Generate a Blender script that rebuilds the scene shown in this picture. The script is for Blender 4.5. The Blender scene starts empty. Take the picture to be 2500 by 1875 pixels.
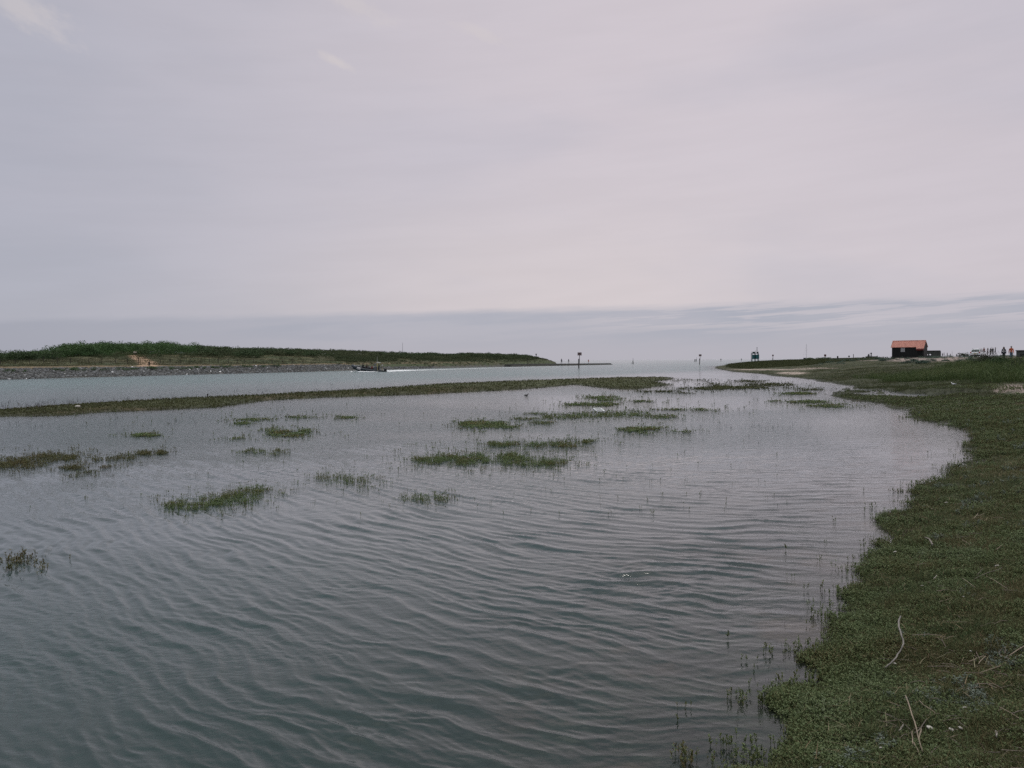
import bpy, math, random
import numpy as np
from mathutils import Matrix, Vector
RNG = np.random.default_rng(7); random.seed(7)
sc = bpy.context.scene
COL = sc.collection

# ------------------------------------------------------------------ camera geometry (photo pixels 2500 x 1875)
F = 2023.0; CX, CY = 1250.0, 937.5; CAMH = 2.0; ROLL = 0.0077; PITCH = math.atan(56.9 / F)
def hy(px): return 880.6 - ROLL * (np.asarray(px, float) - 1250.0)
def raydir(px, py):
    x = (np.asarray(px, float) - CX) / F; y = -(np.asarray(py, float) - CY) / F
    h = x * math.cos(ROLL) + y * math.sin(ROLL); v = -x * math.sin(ROLL) + y * math.cos(ROLL)
    return np.stack([h, math.cos(PITCH) + v * math.sin(PITCH), -math.sin(PITCH) + v * math.cos(PITCH)], -1)
def plane(px, py, z=0.0):
    d = raydir(px, py); t = (z - CAMH) / d[..., 2]
    return np.array([0, 0, CAMH]) + d * np.asarray(t)[..., None]
def at(px, py, d):                       # world point seen at a pixel, d metres ahead
    r = raydir(px, py); t = d / r[..., 1]
    return np.array([0, 0, CAMH]) + r * np.asarray(t)[..., None]
def project(x, y, z):
    X = x; Y = y; Z = z - CAMH
    fwd = Y * math.cos(PITCH) - Z * math.sin(PITCH); up = Y * math.sin(PITCH) + Z * math.cos(PITCH)
    fwd = np.maximum(fwd, 1e-3)
    h = X / fwd; v = up / fwd
    ix = h * math.cos(ROLL) - v * math.sin(ROLL); iy = h * math.sin(ROLL) + v * math.cos(ROLL)
    return CX + ix * F, CY - iy * F

# ------------------------------------------------------------------ noise
def vnoise(x, y, seed=0):
    xi = np.floor(x).astype(np.int64); yi = np.floor(y).astype(np.int64)
    fx = x - xi; fy = y - yi
    fx = fx * fx * (3 - 2 * fx); fy = fy * fy * (3 - 2 * fy)
    def h(a, b):
        n = (a * 374761393 + b * 668265263 + seed * 1442695041) & 0xffffffff
        n = ((n ^ (n >> 13)) * 1274126177) & 0xffffffff
        return ((n ^ (n >> 16)) & 0xffff) / 65535.0
    return (h(xi, yi) * (1 - fx) + h(xi + 1, yi) * fx) * (1 - fy) + (h(xi, yi + 1) * (1 - fx) + h(xi + 1, yi + 1) * fx) * fy
def fbm(x, y, seed=0, o=4):
    s = 0; a = .5
    for i in range(o):
        s = s + a * vnoise(x * 2 ** i, y * 2 ** i, seed + i * 17); a *= .5
    return s / (1 - .5 ** o)
def sstep(a, b, x):
    t = np.clip((x - a) / (b - a), 0, 1); return t * t * (3 - 2 * t)
def ell(px, py, cx, cy, rx, ry): return 1 - sstep(.6, 1.25, np.hypot((px - cx) / rx, (py - cy) / ry))

# ------------------------------------------------------------------ land outlines on the water level
def pl(pts): return [tuple(plane(a, b)[:2]) for a, b in pts]
SHORE = [(1850,1885),(1856,1843),(1886,1815),(1905,1783),(1888,1748),(1888,1722),(1930,1702),(1990,1694),(2012,1680),(2034,1650),(2018,1615),
 (2022,1577),(2045,1545),(2069,1520),(2078,1482),(2100,1441),(2112,1420),(2100,1400),(2090,1384),(2125,1376),(2155,1361),(2160,1325),(2177,1293),(2182,1262),
 (2220,1238),(2239,1200),(2293,1173),(2345,1148),(2375,1131),(2388,1108),(2389,1081),(2377,1056),(2331,1037),(2261,1028),(2239,1015),(2225,1009),(2200,998),(2152,987),
 (2084,979),(2030,970),(2045,956),(2085,950),(2077,944),(2042,937),(2001,931),(1977,926),(1925,921),(1884,918),(1864,914),(1833,911),(1790,908),(1752,901),(1747,898)]
def dp(px, d): return ((px - 1250) / F * d, d)
LAND = pl(SHORE) + [dp(1752, 225), dp(1780, 262), dp(1850, 290), dp(1950, 320), dp(2100, 350), dp(2400, 400), dp(3600, 420), (320, 60), (260, -80), (-8, -30), (-3.2, -2), (-.4, 1.2), (.55, 2.6)]
STRIP = pl([(-500,1030),(0,1002),(203,987),(407,976),(610,967),(900,951),(1095,937),(1307,929),(1510,922),(1632,921),(1644,926),(1592,932),(1640,940),(1551,952),(1510,951),(1449,945),
 (1404,939),(1368,943),(1266,952),(1185,956),(1022,964),(900,968),(773,972),(651,978),(529,995),(407,1001),(244,1007),(142,1016),(0,1017),(-500,1046)])
WL = pl([(0,926.6),(400,916),(700,908.8),(950,902.2),(1100,898.3),(1240,895),(1290,894),(1369,891.2)])
FAR = [(-150, -60), (-101, 27)] + WL + [dp(1368, 330), dp(1340, 430), (-40, 520), (-500, 520), (-500, -60)]

def jag(x, y): return ((fbm(x / .32, y / .32, 21) - .5) * .62 + (fbm(x / 1.4, y / 2.0, 22) - .5) * .3 + (fbm(x / .13, y / .13, 23) - .5) * .26) * np.clip(y / 10, .55, 3)
def sdist(poly, x, y):                   # signed distance, positive inside
    P = np.array(poly); Q = np.roll(P, -1, 0)
    x = np.asarray(x, float); y = np.asarray(y, float)
    d2 = np.full(x.shape, 1e18); ins = np.zeros(x.shape, bool)
    for (ax, ay), (bx, by) in zip(P, Q):
        ex, ey = bx - ax, by - ay
        t = np.clip(((x - ax) * ex + (y - ay) * ey) / (ex * ex + ey * ey + 1e-12), 0, 1)
        d2 = np.minimum(d2, (x - ax - t * ex) ** 2 + (y - ay - t * ey) ** 2)
        c = (ay > y) != (by > y)
        if abs(by - ay) > 1e-12: ins ^= c & (x < (bx - ax) * (y - ay) / (by - ay) + ax)
    d = np.sqrt(d2); return np.where(ins, d, -d)

TD = np.array([0, 10, 18, 30, 45, 60, 75, 100, 130, 160, 190, 215, 260, 320.])
TP = np.array([1500, 1750, 1850, 1950, 2050, 2150, 2250, 2350, 2500, 2900.])
TZ = np.array([[.38]*10, [.3]*5+[.32,.35,.38,.42,.5], [.3]*5+[.3,.33,.38,.48,.6], [.2]*4+[.25,.3,.35,.45,.6,.8],
 [.15,.15,.15,.18,.22,.3,.42,.55,.72,.9], [.15,.15,.18,.2,.28,.45,.75,.95,1.15,1.3], [.15,.15,.2,.25,.4,.75,1.1,1.35,1.5,1.6],
 [.2,.2,.25,.4,.8,1.25,1.5,1.58,1.62,1.7], [.2,.2,.35,.65,1.2,1.55,1.72,1.8,1.85,1.9], [.2,.3,.5,.85,1.4,1.7,1.9,1.98,2.0,2.05],
 [.5,.8,1.05,1.3,1.65,1.85,2.0,2.05,2.1,2.1], [.8,1.2,1.5,1.62,1.78,1.92,2.02,2.05,2.1,2.1], [.6,.8,1.0,1.3,1.6,1.8,1.9,1.95,2.,2.], [0,.2,.3,.5,.8,1.,1.2,1.3,1.4,1.5]])
def table(x, y):
    d = np.clip(y, 0, 319.9); px = np.clip(1250 + F * x / np.maximum(y, .5), 1500, 2899)
    i = np.clip(np.searchsorted(TD, d, 'right') - 1, 0, len(TD) - 2); j = np.clip(np.searchsorted(TP, px, 'right') - 1, 0, len(TP) - 2)
    u = (d - TD[i]) / (TD[i + 1] - TD[i]); v = (px - TP[j]) / (TP[j + 1] - TP[j])
    u = u * u * (3 - 2 * u) * .5 + u * .5; v = v * v * (3 - 2 * v) * .5 + v * .5
    return (TZ[i, j] * (1 - v) + TZ[i, j + 1] * v) * (1 - u) + (TZ[i + 1, j] * (1 - v) + TZ[i + 1, j + 1] * v) * u
SIL = [(-700,880),(-200,868),(0,862),(40,858),(75,857),(90,853),(105,856),(143,857),(150,848),(165,842.5),(200,840.5),(250,841.5),(262,837),(300,837.5),(360,839),(400,840),(480,843),(560,847),(620,850),
 (700,851),(800,853),(900,856),(950,859),(1000,862),(1060,861),(1110,864),(1150,861),(1200,862),(1240,865),(1290,867),(1320,871),(1340,876),(1352,881),(1366,890),(1500,905)]
SX = np.array([a for a, b in SIL], float); SY = np.array([b for a, b in SIL], float)
def bush_h(px): return np.interp(px, [-200, 140, 160, 420, 600, 900, 1240, 1340], [1.8, 1.8, 2.5, 2.3, 1.6, 1.35, 1.3, .8])
def ridge_s(px): return np.interp(px, [0, 400, 700, 1000, 1240, 1360], [55, 50, 40, 28, 16, 8])
def far_bank(x, y, s):
    px = 1250 + F * x / np.maximum(y, 5)
    sn = s / ridge_s(px) * 55
    bench = np.interp(sn, [-40, 0, 2, 7, 13, 19, 27, 60], [-2.2, 0, .4, 1.3, 1.55, 1.9, 2.3, 3.0])
    zr = 2 + (hy(px) - np.interp(px, SX, SY)) / F * y - bush_h(px)
    zr = np.maximum(zr, bench * .8) + (fbm(x / 9, y / 9, 5) - .5) * .7
    k = sstep(24, 56, sn)
    z = bench * (1 - k) + zr * k
    z = np.where(sn > 62, z * (1 - .6 * sstep(62, 110, sn)), z)
    return z + np.where(s > 0, (fbm(x / 4, y / 4, 9) - .5) * .5 * sstep(8, 22, sn), 0), sn, px
POOLS = [(2188, 968, 66, 9), (2274, 968, 44, 11), (2130, 954, 50, 4)]
PW = [(plane(a, b)[:2], plane(a + c, b)[0] - plane(a, b)[0], abs(plane(a, b - e)[1] - plane(a, b)[1])) for a, b, c, e in POOLS]
def height(x, y, full=False):
    x = np.asarray(x, float); y = np.asarray(y, float)
    s1 = sdist(LAND, x, y); s2 = sdist(STRIP, x, y); s3 = sdist(FAR, x, y)
    s1 = s1 + jag(x, y)
    L = 1.2 + .06 * np.clip(y, 0, 80)
    zl = table(x, y) * (1 - np.exp(-np.maximum(s1, 0) / L)) + np.where(s1 > 0, .0, np.maximum(s1 * .085, -.42))
    n = (fbm(x / 3.1, y / 3.1, 3) - .5) * .16 * np.clip(s1 / 3, 0, 1) + (fbm(x / .55, y / .55, 4) - .5) * .07 * np.clip(s1 / .6, 0, 1) * (y < 60)
    n = n + (fbm(x / 12, y / 9, 14) - .5) * .5 * sstep(40, 90, y) * np.clip(s1 / 15, 0, 1)
    zl = zl + n
    for (c, rx, ry) in PW:
        r = np.hypot((x - c[0]) / rx, (y - c[1]) / ry); zl = np.where(s1 > 0, zl * sstep(.85, 1.2, r) - .17 * (1 - sstep(.75, 1.05, r)), zl)
    zs = np.where(s2 > 0, .1 * (1 - np.exp(-s2 / 1.0)), np.maximum(s2 * .1, -.42)) + (fbm(x / 2, y / 2, 8) - .5) * .05 * (s2 > 0)
    zf, sn, px = far_bank(x, y, s3)
    chan = sstep(1.5, 14, -s2) * (y > 40) * (1 - sstep(-25, 0, s1))
    z = np.maximum(np.maximum(zl, zs) - 2.0 * chan * (s1 < 0) * (s2 < 0), np.where(s3 > -60, zf, -3))
    z = z - 6 * sstep(450, 900, np.hypot(x, y))
    if full: return z, s1, s2, s3, sn
    return z
def ground(px, py, z0=.3):               # where the sight line meets the ground
    px = np.asarray(px, float); py = np.asarray(py, float); z = np.full(px.shape, z0)
    for _ in range(7):
        p = plane(px, np.maximum(py, hy(px) + 1.0), np.minimum(z, CAMH - .02)); z = .5 * z + .5 * height(p[..., 0], p[..., 1])
    p[..., 2] = height(p[..., 0], p[..., 1]); return p
def onland(px, d):                       # ground point under a column at a distance
    x = (np.asarray(px, float) - 1250) / F * d; d = np.full(x.shape, d) if np.ndim(d) == 0 else d
    return np.stack([x, d, height(x, d)], -1)

# ------------------------------------------------------------------ materials
def lin(r, g, b): return tuple(((c / 255) / 12.92 if c / 255 <= .04045 else ((c / 255 + .055) / 1.055) ** 2.4) for c in (r, g, b)) + (1,)
def newmat(name):
    m = bpy.data.materials.new(name); m.use_nodes = True; nt = m.node_tree
    return m, nt, nt.nodes, nt.links, nt.nodes['Principled BSDF']
def plain(name, col, rough=.7, var=.18, scale=3.0, spec=.3, metal=0, bump=0):
    m, nt, N, L, b = newmat(name)
    tc = N.new('ShaderNodeTexCoord'); nz = N.new('ShaderNodeTexNoise'); nz.inputs['Scale'].default_value = scale; nz.inputs['Detail'].default_value = 5
    L.new(tc.outputs['Object'], nz.inputs['Vector'])
    mr = N.new('ShaderNodeMapRange'); mr.inputs['From Min'].default_value = .3; mr.inputs['From Max'].default_value = .7
    mr.inputs['To Min'].default_value = 1 - var; mr.inputs['To Max'].default_value = 1 + var; L.new(nz.outputs['Fac'], mr.inputs['Value'])
    mx = N.new('ShaderNodeVectorMath'); mx.operation = 'MULTIPLY'; mx.inputs[0].default_value = col[:3]; L.new(mr.outputs[0], mx.inputs[1])
    L.new(mx.outputs[0], b.inputs['Base Color']); b.inputs['Roughness'].default_value = rough; b.inputs['Metallic'].default_value = metal
    b.inputs['Specular IOR Level'].default_value = spec
    if bump:
        bp = N.new('ShaderNodeBump'); bp.inputs['Strength'].default_value = bump; bp.inputs['Distance'].default_value = .05
        L.new(nz.outputs['Fac'], bp.inputs['Height']); L.new(bp.outputs[0], b.inputs['Normal'])
    return m
def leafy(name, cols, patch=1.0, rough=.55, transl=.25, spec=.25, pcols=None):
    m, nt, N, L, b = newmat(name)
    g = N.new('ShaderNodeNewGeometry'); r = N.new('ShaderNodeValToRGB'); r.color_ramp.interpolation = 'LINEAR'
    while len(r.color_ramp.elements) < len(cols): r.color_ramp.elements.new(.5)
    for i, c in enumerate(cols): e = r.color_ramp.elements[i]; e.position = i / (len(cols) - 1); e.color = c[:3] + (1,)
    nz = N.new('ShaderNodeTexNoise'); nz.inputs['Scale'].default_value = patch; nz.inputs['Detail'].default_value = 3
    L.new(g.outputs['Position'], nz.inputs['Vector'])
    a = N.new('ShaderNodeMath'); a.operation = 'MULTIPLY'; a.inputs[1].default_value = .55; L.new(g.outputs['Random Per Island'], a.inputs[0])
    mr = N.new('ShaderNodeMapRange'); mr.inputs['From Min'].default_value = .33; mr.inputs['From Max'].default_value = .67; mr.inputs['To Max'].default_value = .45
    L.new(nz.outputs['Fac'], mr.inputs['Value'])
    s = N.new('ShaderNodeMath'); s.operation = 'ADD'; L.new(a.outputs[0], s.inputs[0]); L.new(mr.outputs[0], s.inputs[1]); L.new(s.outputs[0], r.inputs['Fac'])
    L.new(r.outputs[0], b.inputs['Base Color']); b.inputs['Roughness'].default_value = rough; b.inputs['Specular IOR Level'].default_value = spec
    t = N.new('ShaderNodeBsdfTranslucent'); L.new(r.outputs[0], t.inputs['Color']); mx = N.new('ShaderNodeMixShader'); mx.inputs[0].default_value = transl
    L.new(b.outputs[0], mx.inputs[1]); L.new(t.outputs[0], mx.inputs[2]); L.new(mx.outputs[0], N['Material Output'].inputs['Surface'])
    return m
M = {}
M['black_board'] = plain('tarred_boards', (.005, .006, .006), .6, .35, 2)
M['plinth'] = plain('dark_plinth', (.016, .016, .015), .8, .3, 2)
M['shutter'] = plain('grey_shutter', (.33, .34, .35), .6, .12, 3)
M['red_trim'] = plain('red_board', (.19, .028, .024), .6)
M['concrete'] = plain('weathered_concrete', (.06, .066, .062), .85, .35, 1.2, bump=.3)
M['pier'] = plain('wet_pier_concrete', (.085, .08, .07), .8, .35, .6, bump=.3)
M['steel'] = plain('dark_steel', (.018, .022, .024), .55)
M['wood'] = plain('old_timber', (.035, .03, .026), .85, .35, 4)
M['paint_red'] = plain('faded_red_paint', (.085, .028, .026), .6)
M['pale_board'] = plain('pale_panel', (.20, .15, .15), .6)
M['teal'] = plain('green_tower_paint', (.012, .085, .09), .5, .25, 1.5)
M['teal_dark'] = plain('dark_tower_paint', (.014, .055, .06), .5)
M['green_mark'] = plain('dark_green_topmark', (.012, .03, .028), .6)
M['white'] = plain('white_paint', (.72, .72, .72), .45, .06)
M['offwhite'] = plain('cream_panel', (.40, .39, .34), .5, .1)
M['yellow'] = plain('yellow_paint', (.30, .25, .10), .5)
M['tube'] = plain('dark_rubber', (.012, .018, .025), .45, .2, 2)
M['hull'] = plain('grey_green_hull', (.06, .10, .10), .4)
M['black'] = plain('black_plastic', (.012, .012, .013), .5)
M['glass'] = plain('dark_glass', (.015, .03, .03), .08, .1, spec=.6)
M['carpaint'] = plain('silver_white_paint', (.62, .63, .65), .3, .03, spec=.5)
M['tail'] = plain('red_lamp', (.30, .02, .015), .25)
M['plate'] = plain('yellow_plate', (.5, .4, .1), .5)
M['tyre'] = plain('tyre', (.015, .015, .015), .8)
M['skin'] = plain('skin', (.25, .155, .125), .55, .06)
M['hair_dark'] = plain('dark_hair', (.018, .013, .011), .6)
M['hair_grey'] = plain('grey_fair_hair', (.12, .105, .09), .6)
M['navy'] = plain('navy_cloth', (.018, .024, .034), .85)
M['dark_cloth'] = plain('dark_cloth', (.012, .014, .017), .85)
M['orange_cloth'] = plain('orange_cloth', (.42, .075, .012), .85)
M['red_cloth'] = plain('rust_red_cloth', (.20, .035, .02), .85)
M['brown_cloth'] = plain('brown_cloth', (.06, .03, .024), .85)
M['jeans'] = plain('blue_denim', (.06, .10, .14), .85)
M['grey_cloth'] = plain('grey_cloth', (.10, .105, .11), .85)
M['pale_cloth'] = plain('pale_cloth', (.33, .32, .32), .85)
M['shoe'] = plain('dark_shoe', (.03, .026, .024), .7)
M['reed'] = plain('dry_reed', (.21, .165, .12), .7, .3, 9)
M['reed_dark'] = plain('grey_weathered_reed', (.13, .11, .09), .8, .3, 9)
M['driftwood'] = plain('grey_driftwood', (.16, .145, .13), .85, .45, 14, bump=.4)
M['bleached'] = plain('bleached_wood', (.22, .195, .17), .8, .25, 12, bump=.3)
M['shell'] = plain('white_shell', (.40, .37, .33), .5, .1, 30)
M['foam'] = plain('foam', (.66, .67, .68), .9, .06)
M['stone'] = plain('grey_rock', (.12, .13, .138), .85, .5, 1.1, bump=.4)
M['bark'] = plain('dark_stem', (.05, .04, .032), .9, .3, 6)
def roof_mat():
    m, nt, N, L, b = newmat('rusty_red_corrugated_sheet')
    tc = N.new('ShaderNodeTexCoord'); mp = N.new('ShaderNodeMapping'); mp.inputs['Scale'].default_value = (1.6, .5, .5); L.new(tc.outputs['Object'], mp.inputs['Vector'])
    nz = N.new('ShaderNodeTexNoise'); nz.inputs['Scale'].default_value = 2.2; nz.inputs['Detail'].default_value = 6; L.new(mp.outputs[0], nz.inputs['Vector'])
    r = N.new('ShaderNodeValToRGB'); r.color_ramp.elements[0].position = .3; r.color_ramp.elements[0].color = (.33, .12, .085, 1)
    r.color_ramp.elements[1].position = .72; r.color_ramp.elements[1].color = (.45, .195, .15, 1); L.new(nz.outputs['Fac'], r.inputs['Fac'])
    L.new(r.outputs[0], b.inputs['Base Color']); b.inputs['Roughness'].default_value = .65
    return m
M['roof'] = roof_mat()
# plants
G = lambda r, g, b: lin(r, g, b)
M['purslane'] = leafy('purslane_leaf', [(0.137, 0.099, 0.045), (0.111, 0.101, 0.042), (0.104, 0.125, 0.050), (0.115, 0.151, 0.060), (0.136, 0.176, 0.082), (0.183, 0.205, 0.126)], 1.6, .55, .2)
M['turf'] = leafy('turf_blade', [(0.162, 0.122, 0.065), (0.128, 0.108, 0.056), (0.096, 0.103, 0.047), (0.075, 0.105, 0.047), (0.091, 0.130, 0.065)], 1.1, .75, .2, spec=.1)
M['thatch'] = leafy('dry_blade', [(0.088, 0.063, 0.039), (0.158, 0.116, 0.070), (0.210, 0.210, 0.132)], 1.5, .75, .1, spec=.1)
M['strip'] = leafy('strip_plant', [(0.097, 0.078, 0.043), (0.078, 0.082, 0.038), (0.090, 0.101, 0.043), (0.117, 0.117, 0.055)], .5, .65, .2, spec=.15)
M['island'] = leafy('flooded_purslane_leaf', [(0.197, 0.124, 0.051), (0.139, 0.124, 0.046), (0.109, 0.148, 0.056), (0.139, 0.199, 0.083), (0.191, 0.210, 0.129)], 1.3, .55, .2)
M['island_brown'] = leafy('brownish_purslane_leaf', [(0.142, 0.097, 0.041), (0.113, 0.097, 0.041), (0.105, 0.113, 0.049), (0.138, 0.142, 0.069)], 1.6, .55, .2)
M['bank_turf'] = leafy('bank_turf_blade', [(0.089, 0.074, 0.041), (0.074, 0.076, 0.037), (0.078, 0.096, 0.045), (0.101, 0.117, 0.061)], .25, .7, .2, spec=.1)
M['marram'] = leafy('long_grass', [(0.043, 0.047, 0.020), (0.044, 0.068, 0.023), (0.066, 0.096, 0.031), (0.094, 0.122, 0.046), (0.146, 0.134, 0.070)], .22, .6, .25, spec=.15)
M['drygrass'] = leafy('pale_dry_grass', [(.13, .10, .08), (.22, .175, .15), (.30, .25, .21)], .5, .7, .2, spec=.1)
M['scrub'] = leafy('scrub_leaf', [(0.034, 0.052, 0.026), (0.044, 0.070, 0.031), (0.060, 0.091, 0.042), (0.081, 0.112, 0.055)], .10, .6, .2, spec=.1)
M['scrub_low'] = leafy('dune_scrub_leaf', [(0.046, 0.053, 0.030), (0.052, 0.069, 0.034), (0.071, 0.087, 0.044), (0.103, 0.101, 0.057)], .08, .7, .2, spec=.1)
M['wood_leaf'] = leafy('thicket_leaf', [(0.029, 0.052, 0.023), (0.043, 0.081, 0.030), (0.064, 0.116, 0.041), (0.090, 0.151, 0.052)], .14, .6, .2, spec=.1)
M['kale'] = leafy('sea_kale_leaf', [(.03, .06, .04), (.045, .08, .055), (.075, .105, .08), (.12, .145, .12)], .8, .6, .15)
M['bush'] = leafy('bush_leaf', [(.014, .02, .009), (.02, .032, .011), (.03, .055, .017)], .8, .6, .2)

# ------------------------------------------------------------------ mesh helpers
def tag(o, label=None, cat=None, group=None, kind=None):
    for k, v in (('label', label), ('category', cat), ('group', group), ('kind', kind)):
        if v: o[k] = v
    return o
def link(o, parent=None):
    COL.objects.link(o)
    if parent: o.parent = parent
    return o
def npmesh(name, V, Q, mats, parent=None, smooth=False, midx=None):
    V = np.asarray(V, np.float32); Q = np.asarray(Q, np.int32); k = Q.shape[1]
    me = bpy.data.meshes.new(name); me.vertices.add(len(V)); me.vertices.foreach_set('co', V.ravel())
    me.loops.add(Q.size); me.loops.foreach_set('vertex_index', Q.ravel()); me.polygons.add(len(Q))
    me.polygons.foreach_set('loop_start', np.arange(0, Q.size, k, dtype=np.int32))
    try: me.polygons.foreach_set('loop_total', np.full(len(Q), k, np.int32))
    except Exception: pass
    for m in (mats if isinstance(mats, (list, tuple)) else [mats]): me.materials.append(m)
    if midx is not None: me.polygons.foreach_set('material_index', np.asarray(midx, np.int32))
    me.polygons.foreach_set('use_smooth', np.full(len(Q), smooth))
    me.update(calc_edges=True)
    return link(bpy.data.objects.new(name, me), parent)
class MB:
    def __init__(s): s.v = []; s.f = []
    def add(s, V, Fc):
        o = len(s.v); s.v += [tuple(map(float, p)) for p in V]; s.f += [tuple(o + i for i in f) for f in Fc]; return s
    def box(s, c, sz, rz=0, taper=1.0):
        x, y, z = (a / 2 for a in sz); ca, sa = math.cos(rz), math.sin(rz); V = []
        for k, t in ((-1, 1), (1, taper)):
            for a, b in ((-1, -1), (1, -1), (1, 1), (-1, 1)):
                X, Y = a * x * t, b * y * t; V.append((c[0] + X * ca - Y * sa, c[1] + X * sa + Y * ca, c[2] + k * z))
        return s.add(V, [(3, 2, 1, 0), (4, 5, 6, 7), (0, 1, 5, 4), (1, 2, 6, 5), (2, 3, 7, 6), (3, 0, 4, 7)])
    def tube(s, pts, rad, n=8, cap=True):
        P = [Vector(p) for p in pts]; R = [rad] * len(P) if np.ndim(rad) == 0 else list(rad); V = []
        for i, p in enumerate(P):
            t = (P[min(i + 1, len(P) - 1)] - P[max(i - 1, 0)]).normalized()
            u = t.cross(Vector((0, 0, 1)) if abs(t.z) < .9 else Vector((0, 1, 0))).normalized(); w = t.cross(u)
            for j in range(n):
                a = 2 * math.pi * j / n; V.append(p + (u * math.cos(a) + w * math.sin(a)) * R[i])
        Fc = []
        for i in range(len(P) - 1):
            for j in range(n):
                k = (j + 1) % n; Fc.append((i * n + j, i * n + k, i * n + n + k, i * n + n + j))
        if cap: Fc += [tuple(range(n))[::-1], tuple(range((len(P) - 1) * n, len(P) * n))]
        return s.add(V, Fc)
    def lathe(s, c, prof, n=12):
        V = []; m = len(prof)
        for r, z in prof:
            for j in range(n):
                a = 2 * math.pi * j / n; V.append((c[0] + r * math.cos(a), c[1] + r * math.sin(a), c[2] + z))
        Fc = [(i * n + j, i * n + (j + 1) % n, i * n + n + (j + 1) % n, i * n + n + j) for i in range(m - 1) for j in range(n)]
        return s.add(V, Fc + [tuple(range(n))[::-1], tuple(range((m - 1) * n, m * n))])
    def ball(s, c, r, n=10, m=7, sz=(1, 1, 1), jit=0):
        prof = []; V = []
        for i in range(m + 1):
            th = math.pi * i / m - math.pi / 2
            for j in range(n):
                a = 2 * math.pi * j / n; q = r * (1 + jit * random.uniform(-1, 1))
                V.append((c[0] + q * sz[0] * math.cos(th) * math.cos(a), c[1] + q * sz[1] * math.cos(th) * math.sin(a), c[2] + q * sz[2] * math.sin(th)))
        return s.add(V, [(i * n + j, i * n + (j + 1) % n, i * n + n + (j + 1) % n, i * n + n + j) for i in range(m) for j in range(n)])
    def prism(s, poly, y0, y1, axis='y'):
        n = len(poly); mk = (lambda a, b, t: (a, t, b)) if axis == 'y' else (lambda a, b, t: (t, a, b))
        V = [mk(a, b, y0) for a, b in poly] + [mk(a, b, y1) for a, b in poly]
        return s.add(V, [tuple(range(n)), tuple(range(n, 2 * n))[::-1]] + [(i, i + n, (i + 1) % n + n, (i + 1) % n) for i in range(n)])
    def build(s, name, mat, parent=None, smooth=False, bevel=0):
        me = bpy.data.meshes.new(name); me.from_pydata(s.v, [], s.f); me.materials.append(mat)
        import bmesh
        bm = bmesh.new(); bm.from_mesh(me); bmesh.ops.recalc_face_normals(bm, faces=bm.faces)
        if bevel:
            bmesh.ops.bevel(bm, geom=[e for e in bm.edges if e.is_manifold and e.calc_face_angle(0) > .6], offset=bevel, segments=2, affect='EDGES', profile=.6)
        bm.to_mesh(me); bm.free()
        if smooth: me.polygons.foreach_set('use_smooth', [len(p.vertices) <= 4 for p in me.polygons])
        o = bpy.data.objects.new(name, me); return link(o, parent)
def empty(name, loc, rz=0, ry=0, rx=0):
    o = bpy.data.objects.new(name, None); o.location = tuple(map(float, loc)); o.rotation_euler = (rx, ry, rz); o.empty_display_size = .3; COL.objects.link(o); return o
def copy_tree(o, parent=None):
    c = o.copy(); COL.objects.link(c)
    if parent: c.parent = parent
    for ch in o.children: copy_tree(ch, c)
    return c

# ------------------------------------------------------------------ ground sheet
def polar(rows, cols):
    R, A = np.meshgrid(rows, cols, indexing='ij'); return (R * np.tan(A)), R.copy()
def gridfaces(nr, nc):
    i = np.arange(nr - 1)[:, None] * nc + np.arange(nc - 1)[None]; i = i.ravel()
    return np.stack([i, i + 1, i + nc + 1, i + nc], -1)
def drows(d0, d1, n): return 1 / np.linspace(1 / d0, 1 / d1, n)
rows = np.concatenate([np.linspace(-25, 2.5, 14), drows(3, 60, 330), drows(61, 430, 330), np.geomspace(440, 40000, 40)])
cols = np.concatenate([np.radians(np.linspace(-76, -44, 24)), np.radians(np.linspace(-43, 43, 760)), np.radians(np.linspace(44, 76, 24))])
X, Y = np.meshgrid(rows, np.tan(cols), indexing='ij'); D = X; X = np.maximum(np.abs(D), 14 * 0 + 3.0) * Y; Y = D.copy()
X[:15] = 45 * np.tan(cols)[None] / np.tan(cols[-1])
# blend the fan behind the camera into the fan ahead
Z, S1, S2, S3, SN = height(X, Y, True)
PXg, PYg = project(X, np.maximum(Y, .5), Z)
n1 = fbm(X / 2.2, Y / 2.2, 31); n2 = fbm(X / .5, Y / .5, 32); n3 = fbm(X / 14, Y / 8, 33)
def lerp(a, b, t): return a * (1 - t[..., None]) + np.asarray(b) * t[..., None]
Cg = np.empty(X.shape + (3,)); Cg[:] = (.055, .055, .030)
Cg = lerp(Cg, (.085, .062, .036), sstep(.46, .66, n1 * .6 + n2 * .4))
Cg = lerp(Cg, (.066, .076, .038), sstep(.45, .6, n3) * .7)
far = sstep(60, 110, Y) * (S1 > 0)
Cg = lerp(Cg, (.040, .043, .024), sstep(20, 40, Y) * (S1 > -2))
Cg = lerp(Cg, (.046, .050, .026), far * (.5 + .5 * sstep(.35, .6, n3)))
Cg = lerp(Cg, (.10, .078, .050), far * sstep(.58, .72, n1) * .5)
grav = np.zeros(X.shape)
for e in [(2235,878,90,6.0),(2330,877,55,6.5),(2105,877,55,4),(2465,880,45,12),(2475,951,62,13)]: grav = np.maximum(grav, ell(PXg, PYg, *e))
grav *= sstep(.30, .52, n1 + .12 * (Y > 80)) * (S1 > 0)
Cg = lerp(Cg, (.235, .185, .165), grav)
sand = np.zeros(X.shape)
for e in [(1880,902.5,105,1.7),(1990,899,55,1.6),(1935,911,40,3.5)]: sand = np.maximum(sand, ell(PXg, PYg, *e))
sand *= (S1 > -6) * sstep(.25, .5, n1 + .1) * (Y > 60)
Cg = lerp(Cg, (.29, .235, .20), sand)
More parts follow.
